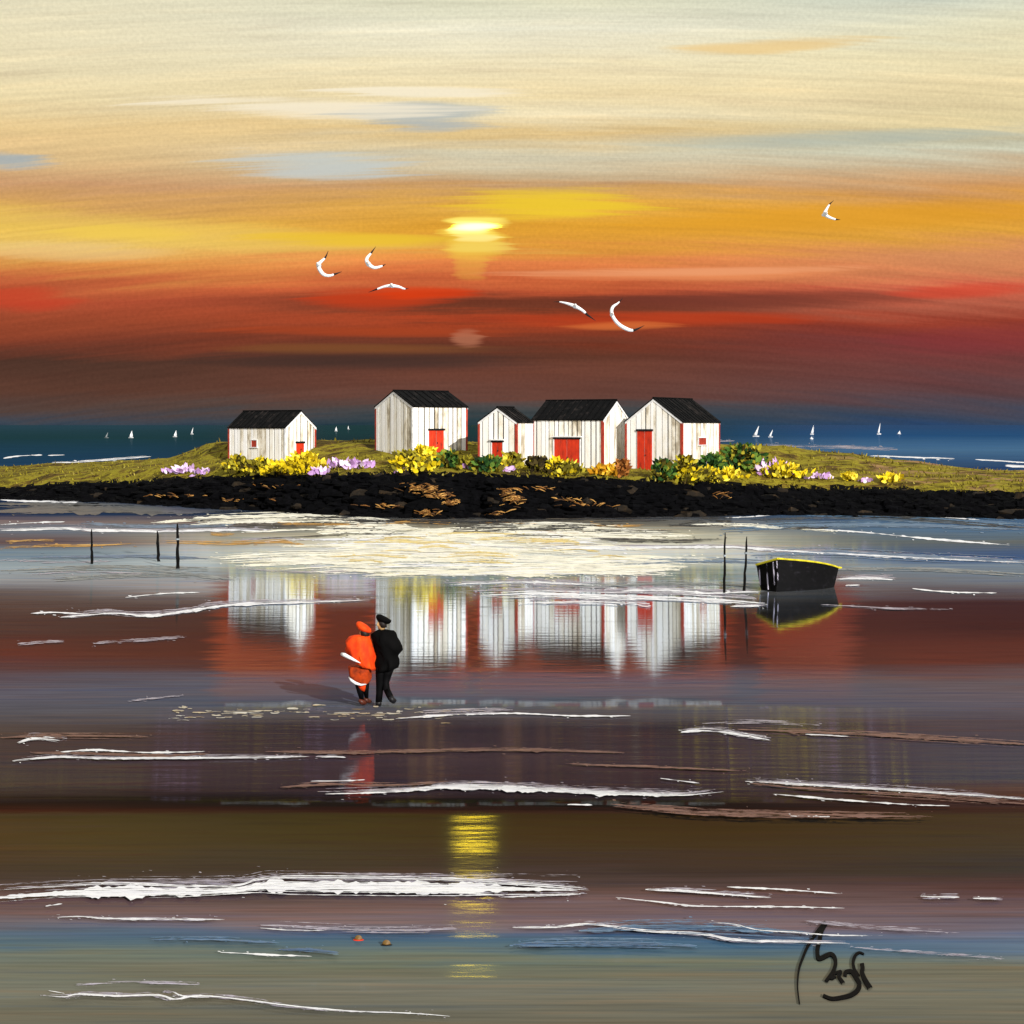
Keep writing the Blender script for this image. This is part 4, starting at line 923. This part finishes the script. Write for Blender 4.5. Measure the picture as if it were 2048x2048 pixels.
def skin_body(name, joints, edges, head, face_dir, m, parent):
    """one continuous figure grown from joints, head and face fused by a remesh"""
    me = D.meshes.new(name+'_cage'); me.from_pydata([tuple(j[0]) for j in joints], edges, []); o = D.objects.new(name+'_cage', me); COL.objects.link(o)
    md = o.modifiers.new('skin', 'SKIN'); md.use_smooth_shade = True
    for i, j in enumerate(joints):
        sv = me.skin_vertices[0].data[i]; sv.radius = (j[1], j[1]); sv.use_root = (i == 0)
    sd = o.modifiers.new('sub', 'SUBSURF'); sd.levels = 2; sd.render_levels = 2
    dg = bpy.context.evaluated_depsgraph_get(); ev = o.evaluated_get(dg).to_mesh()
    b = MB(); b.add([v_.co.copy() for v_ in ev.vertices], [tuple(p.vertices) for p in ev.polygons]); o.evaluated_get(dg).to_mesh_clear()
    D.objects.remove(o)
    c = Vector(head); fd = Vector(face_dir).normalized(); sd_ = fd.cross(Vector((0, 0, 1)))
    b.ball(c, (.078, .088, .112), 0, 16, 12)
    b.tube([c+fd*.07+Vector((0, 0, .02)), c+fd*.112+Vector((0, 0, -.02)), c+fd*.078+Vector((0, 0, -.03))], [.012, .018, .012], 6)      # nose
    b.ball(c+fd*.05+Vector((0, 0, -.075)), (.05, .05, .035), 0, 10, 6)                                                       # chin
    for s in (-1, 1):
        b.ball(c+sd_*s*.078+Vector((0, 0, -.005)), (.016, .022, .034), 0, 8, 6)                                              # ears
        b.ball(c+fd*.07+sd_*s*.03+Vector((0, 0, .012)), (.012, .012, .008), 0, 8, 6)                                         # brows / eyes
    bo = b.build(name, m, parent, True)
    rm = bo.modifiers.new('remesh', 'REMESH'); rm.mode = 'VOXEL'; rm.voxel_size = .009; rm.use_smooth_shade = True
    dg = bpy.context.evaluated_depsgraph_get(); me2 = D.meshes.new_from_object(bo.evaluated_get(dg)); bo.modifiers.clear(); bo.data = me2
    bm = bmesh.new(); bm.from_mesh(me2); seen, best, isl = set(), [], []
    for v_ in bm.verts:
        if v_ in seen: continue
        st_, c_ = [v_], []; seen.add(v_)
        while st_:
            q = st_.pop(); c_.append(q)
            for e in q.link_edges:
                w_ = e.other_vert(q)
                if w_ not in seen: seen.add(w_); st_.append(w_)
        isl.append(c_)
    isl.sort(key=len)
    for c_ in isl[:-1]: bmesh.ops.delete(bm, geom=c_, context='VERTS')
    bm.to_mesh(me2); bm.free()
    for p in me2.polygons: p.use_smooth = True
    return bo
def hand(J, E, wrist, d, side, r=.014):
    """palm and five bent fingers appended to a joint list"""
    d = d.normalized(); w = J[wrist][0]; s = side.normalized(); bnd = d.cross(s).normalized()
    J.append((w+d*.07, .030)); pm = len(J)-1; E.append((wrist, pm))
    for k, (o_, L) in enumerate(((-.030, .060), (-.010, .072), (.011, .068), (.030, .052))):
        p = w+d*.095+s*o_; J.append((p, r)); a = len(J)-1; E.append((pm, a))
        J.append((p+d*L*.55+bnd*.012, r*.9)); J.append((p+d*L*.8+bnd*.036, r*.75)); E.extend([(a, a+1), (a+1, a+2)])
    J.append((w+d*.05+s*.042, r*1.1)); a = len(J)-1; E.append((pm, a)); J.append((w+d*.09+s*.058+bnd*.015, r*.9)); E.append((a, a+1))
SK = mottled('skin', [(.3,(176,136,86)),(.55,(206,166,112)),(.8,(222,190,140))], (6,6,6), .6, .3)
COATO = mottled('orange_red_wool', [(.25,(140,30,6)),(.42,(206,54,8)),(.6,(236,76,14)),(.8,(242,112,44))], (6,6,3), .75, .2)
COATD = mottled('rust_wool', [(.25,(90,30,10)),(.5,(170,58,14)),(.75,(206,72,16))], (7,7,7), .8, .2)
BLK = mottled('black_wool', [(.3,(2,2,2)),(.7,(6,5,6)),(.9,(30,28,30))], (6,6,6), .8, .08)
TRS = mottled('dark_trousers', [(.3,(2,2,3)),(.7,(8,8,10)),(.9,(50,48,54))], (9,9,4), .7, .08)
LEA = mottled('brown_leather', [(.3,(44,20,12)),(.6,(92,38,20)),(.85,(150,60,30))], (9,9,9), .5, .4)
HAIR = mottled('dark_hair', [(.3,(16,12,10)),(.7,(36,26,20))], (20,20,6), .6, .3)
# the man
man = empty('person', FEET)
J = [(pl(768,1330), .13), (pl(769,1308), .125), (pl(770,1284), .15), (pl(768,1268), .085), (pl(765,1258), .05), (pl(764,1252), .05),
     (pl(761,1334), .07), (pl(759,1368,-.01), .042), (pl(757,1403,.0), .03), (pl(757,1409,.14), .030),
     (pl(774,1334), .07), (pl(771,1369,.01), .042), (pl(784,1392,-.22), .03), (pl(788,1398,-.16), .028),
     (pl(786,1273), .068), (pl(793,1293,-.02), .04), (pl(790,1314,-.02), .034),
     (pl(750,1274), .068), (pl(745,1296,.02), .05), (pl(741,1316,-.05), .034)]
E = [(0,1),(1,2),(2,3),(3,4),(4,5),(0,6),(6,7),(7,8),(8,9),(0,10),(10,11),(11,12),(12,13),(2,14),(14,15),(15,16),(2,17),(17,18),(18,19)]
hand(J, E, 16, Vector((-.6, .25, -.75)), Vector((.5, .8, 0))); hand(J, E, 19, Vector((-.15, 0, -1)), Vector((0, 1, 0)))
skin_body('body', J, E, pl(763.5,1248), (-.45, .75, -.05), SK, man)
b = MB(); loft(b, [(1259,757,776,.07),(1262,750,784,.10),(1267,744,790,.13),(1274,742,797,.16),(1283,743,803,.175),(1292,745,807,.18),(1299,747,807,.18),(1305,750,801,.175),(1312,751,795,.17),(1320,751,796,.175),(1328,751,798,.175),(1335,751,796,.17),(1340,752,790,.16,0,-2)], 30, 0, True, .05, 3)
b.build('coat', BLK, man, True)
b = MB(); loft(b, [(1334,750,772,.11),(1350,751,770,.09),(1368,752,768,.075),(1386,752,766,.065),(1404,752,764,.055)], 16, 0, True, .012, 1)
loft(b, [(1334,764,790,.11),(1350,764,784,.09,.01),(1366,764,779,.075,.02),(1376,766,781,.068,-.05),(1388,774,789,.058,-.17),(1395,779,791,.05,-.23)], 16, 0, True, .012, 2); b.tube([pl(776,1380,-.10), pl(781,1387,-.19), pl(787,1397,-.20)], [.055, .058, .045], 10); b.build('trousers', TRS, man, True)
b = MB(); b.tube([pl(757,1402,-.04), pl(757,1408,.0), pl(756,1409,.12), pl(755,1410,.20)], [.05, .055, .045, .02], 10); o_ = b.build('shoe', M['black'], man, True)
b = MB(); b.tube([pl(783,1388,-.24), pl(786,1394,-.24), pl(789,1398,-.18), pl(792,1399,-.08)], [.04, .055, .048, .02], 10); b.build('shoe', M['black'], man, True)
b = MB(); loft(b, [(1245,755,778,.10,0,3),(1240,752,782,.135,0,4.5),(1236.5,752,783,.14,0,5),(1233,755,777,.11,0,4.5),(1231.5,760,772,.05,0,3)], 20); b.build('beret', BLK, man, True)
b = MB(); loft(b, [(1254,760,774,.06,-.03),(1249,757.5,774,.085,-.025,1),(1242,757,775,.10,-.015,2)], 16); b.build('hair', HAIR, man, True)
tag(man, 'man in black coat and tilted black beret, seen from behind', 'person', 'couple on the beach')
# the woman
wom = empty('person', FEET)
J = [(pl(722,1334), .12), (pl(724,1312), .11), (pl(728,1290), .125), (pl(731,1277), .07), (pl(732,1271), .045), (pl(731,1265), .045),
     (pl(718,1338), .08), (pl(722,1370,-.02), .052), (pl(724,1398,.0), .032), (pl(727,1407,.10), .026),
     (pl(730,1338), .08), (pl(729,1368,.05), .05), (pl(732,1394,.10), .03), (pl(737,1404,.20), .024),
     (pl(713,1284), .056), (pl(702,1302,-.03), .042), (pl(697,1318,.02), .030),
     (pl(738,1285), .05), (pl(738,1304,.0), .036), (pl(742,1318,-.02), .030)]
hand_E = list(E[:19]); 
hand(J, hand_E, 16, Vector((-.2, .1, -1)), Vector((.3, 1, 0))); hand(J, hand_E, 19, Vector((-.1, 0, -1)), Vector((0, 1, 0)))
skin_body('body', J, hand_E, pl(728.5,1266), (.35, .85, -.1), SK, wom)
b = MB(); loft(b, [(1334,699,748,.17,0,3),(1340,698,743,.18,0,2),(1348,698,742,.18),(1356,700,740,.165,0,3),(1361,704,738,.15,0,4),(1364,706,736,.14,0,4)], 28, 0, True, .04, 7); b.build('skirt', COATD, wom, True)
b = MB(); loft(b, [(1364,711,734,.11,0,2),(1372,714,732,.10,0,3),(1379,718,730,.08,0,4)], 18, 0, True, .012, 5); b.build('underskirt', COATO, wom, True)
b = MB(); loft(b, [(1270,724,742,.07,0,1),(1273,708,745,.12,0,3),(1278,698,747,.16,0,5),(1286,693,749,.19,-.01,6),(1296,692,751,.21,-.02,7),(1306,692,752,.22,-.03,8),(1315,694,752,.22,-.03,9),(1323,697,752,.215,-.03,10),(1328,700,752,.205,-.03,11)], 32, 0, True, .055, 9); b.build('jacket', COATO, wom, True)
b = MB(); b.tube([pl(686,1305,-.16), pl(692,1306,-.22), pl(702,1310,-.265), pl(712,1315,-.275), pl(724,1321,-.27)], [.028, .036, .030, .022, .006], 10); b.build('white_band', M['white'], wom, True)  # white band across the jacket
b = MB(); b.tube([pl(699,1352,-.10), pl(705,1358,-.15), pl(714,1363,-.18), pl(724,1366,-.18), pl(734,1366,-.12)], [.010, .024, .026, .020, .008], 8); b.build('hem_trim', M['white'], wom, True)
b = MB(); b.tube([pl(718,1368,-.02), pl(721,1384,-.02), pl(724,1401,0)], [.07, .056, .036], 10); b.tube([pl(731,1368,.03), pl(731,1384,.07), pl(732,1399,.10)], [.065, .05, .034], 10); b.build('stockings', TRS, wom, True)
b = MB(); b.tube([pl(719,1399,-.06), pl(724,1403,-.04), pl(728,1407,.05), pl(731,1408,.12)], [.025, .048, .042, .018], 10); b.build('shoe', LEA, wom, True)
b = MB(); b.tube([pl(727,1399,.06), pl(732,1402,.08), pl(737,1406,.16), pl(740,1408,.22)], [.025, .045, .040, .016], 10); b.build('shoe', LEA, wom, True)
b = MB(); loft(b, [(1262,717,741,.11,0,4),(1257,712,743,.14,0,6),(1252,712,742,.14,0,6),(1248,715,737,.11,0,5),(1246,720,731,.05,0,3)], 20); b.build('hat', COATO, wom, True)
b = MB(); loft(b, [(1272,722,737,.055,-.04,2),(1267,721,739,.085,-.03,3),(1260,721,739,.095,-.015,5)], 16); b.build('hair', HAIR, wom, True)
tag(wom, 'woman in orange red jacket, skirt and tilted hat, seen from behind', 'person', 'couple on the beach')

# ------------------------------------------------------------------ small things on the sand
fl = Strokes(); rq = random.Random(5)
for k in range(95):
    px = rq.uniform(350, 900); r = rq.gauss(1428, 7); L = rq.uniform(6, 34)
    fl.ribbon(crm([(px-L/2, r, 1), (px, r+rq.uniform(-1.5, 1.5), 1), (px+L/2, r, 1)], 9), rq.uniform(.8, 3.4), .012, .8)
o = fl.done('shell_drift', streaky('shell_grit', [(.3,(120,96,66)),(.42,(180,150,98)),(.52,(214,206,186)),(.7,(232,232,234))], thr=.46), 'stuff')
def head_reflection(px, r, w, c2, label):  # modelled dab in place of a head reflected in the wet sand
    p = ground(px, r); k = p.y/F; root = empty('reflected_head', p); R = w/2*k; b = MB(); V = []; n, m_ = 13, 6
    for j in range(m_+1):
        f = j/m_
        for i in range(n):
            a = math.pi*(i/(n-1)); rib = 1+.05*(i % 2); V.append((math.cos(a)*R*f*rib, -.35*R*(1-f)-R*.1, R*.25+math.sin(a)*R*f*1.2*rib*.9))
    b.add(V, [(j*n+i, j*n+i+1, (j+1)*n+i+1, (j+1)*n+i) for j in range(m_) for i in range(n-1)]); o_ = b.build('head_dab', mottled('ochre_dab', [(.3,(70,50,20)),(.6,(130,98,44)),(.8,(190,160,100))], (9,9,9), .5, .4), root, True); o_.modifiers.new('s', 'SOLIDIFY').thickness = .15*R
    b = MB(); b.ball((0, -.2*R, .12*R), (1.5*R, .8*R, .16*R), 0, 14, 8); b.build('hat_dab', c2, root, True)
    return tag(root, label, 'head_reflection', 'two modelled head reflections on the sand')
head_reflection(717, 1880, 15, M['red'], 'ochre dab modelled as a reflected head with a red hat')
head_reflection(773, 1890, 16, M['black'], 'ochre dab modelled as a reflected head with a black hat')

# black brush-written signature lying on the sand
sg = MB()
def zc(pts): return [(1580+a*.1035, 1820+b_*.1035) for a, b_ in pts]
def ink(pts, w):
    pts = zc(pts); C = crm([(a, b_, 0) for a, b_ in pts], len(pts)*7); n = len(C); L_, R_ = [], []
    for i, p in enumerate(C):
        a, b_ = C[max(i-1, 0)], C[min(i+1, n-1)]; t_ = (b_-a); t_.z = 0; t_.normalize(); f = i/(n-1)
        ww = (w[0]+(w[1]-w[0])*min(1, f*2) if f < .5 else w[1]+(w[2]-w[1])*(f-.5)*2)*.5
        L_.append((p.x-t_.y*ww, p.y+t_.x*ww)); R_.append((p.x+t_.y*ww, p.y-t_.x*ww))
    V = [ground(a, b_, .008) for a, b_ in L_]+[ground(a, b_, .008) for a, b_ in R_]+[ground(a, b_, .0) for a, b_ in L_]+[ground(a, b_, .0) for a, b_ in R_]
    f_ = []
    for i in range(n-1): f_ += [(i, i+1, n+i+1, n+i), (i, 2*n+i, 2*n+i+1, i+1), (n+i, n+i+1, 3*n+i+1, 3*n+i)]
    sg.add(V, f_)
ink([(690,255),(580,370),(450,540),(330,740),(250,930),(180,1130),(150,1350),(150,1560),(185,1830)], (7,4.5,2))
ink([(690,270),(610,420),(570,600),(530,780),(545,940),(600,950),(700,900),(790,870),(860,930),(880,1050),(840,1190),(760,1310),(690,1400)], (8,8.5,6))
ink([(880,1290),(800,1340),(820,1260),(900,1230),(980,1210),(940,1290),(1030,1430)], (6,5,7))
ink([(1430,870),(1340,840),(1260,900),(1220,1030),(1250,1170),(1330,1290)], (3,6,5))
ink([(1060,1300),(1080,1220),(1190,1210),(1280,1330),(1340,1450),(1300,1570),(1180,1660),(1000,1710),(800,1730),(640,1670)], (7,9,6))
ink([(1390,1050),(1405,1150),(1390,1210),(1440,1350),(1550,1530)], (8,8,10))
o = sg.build('signature', BLK); tag(o, 'black brush-written signature on the wet sand at the lower right', 'signature')
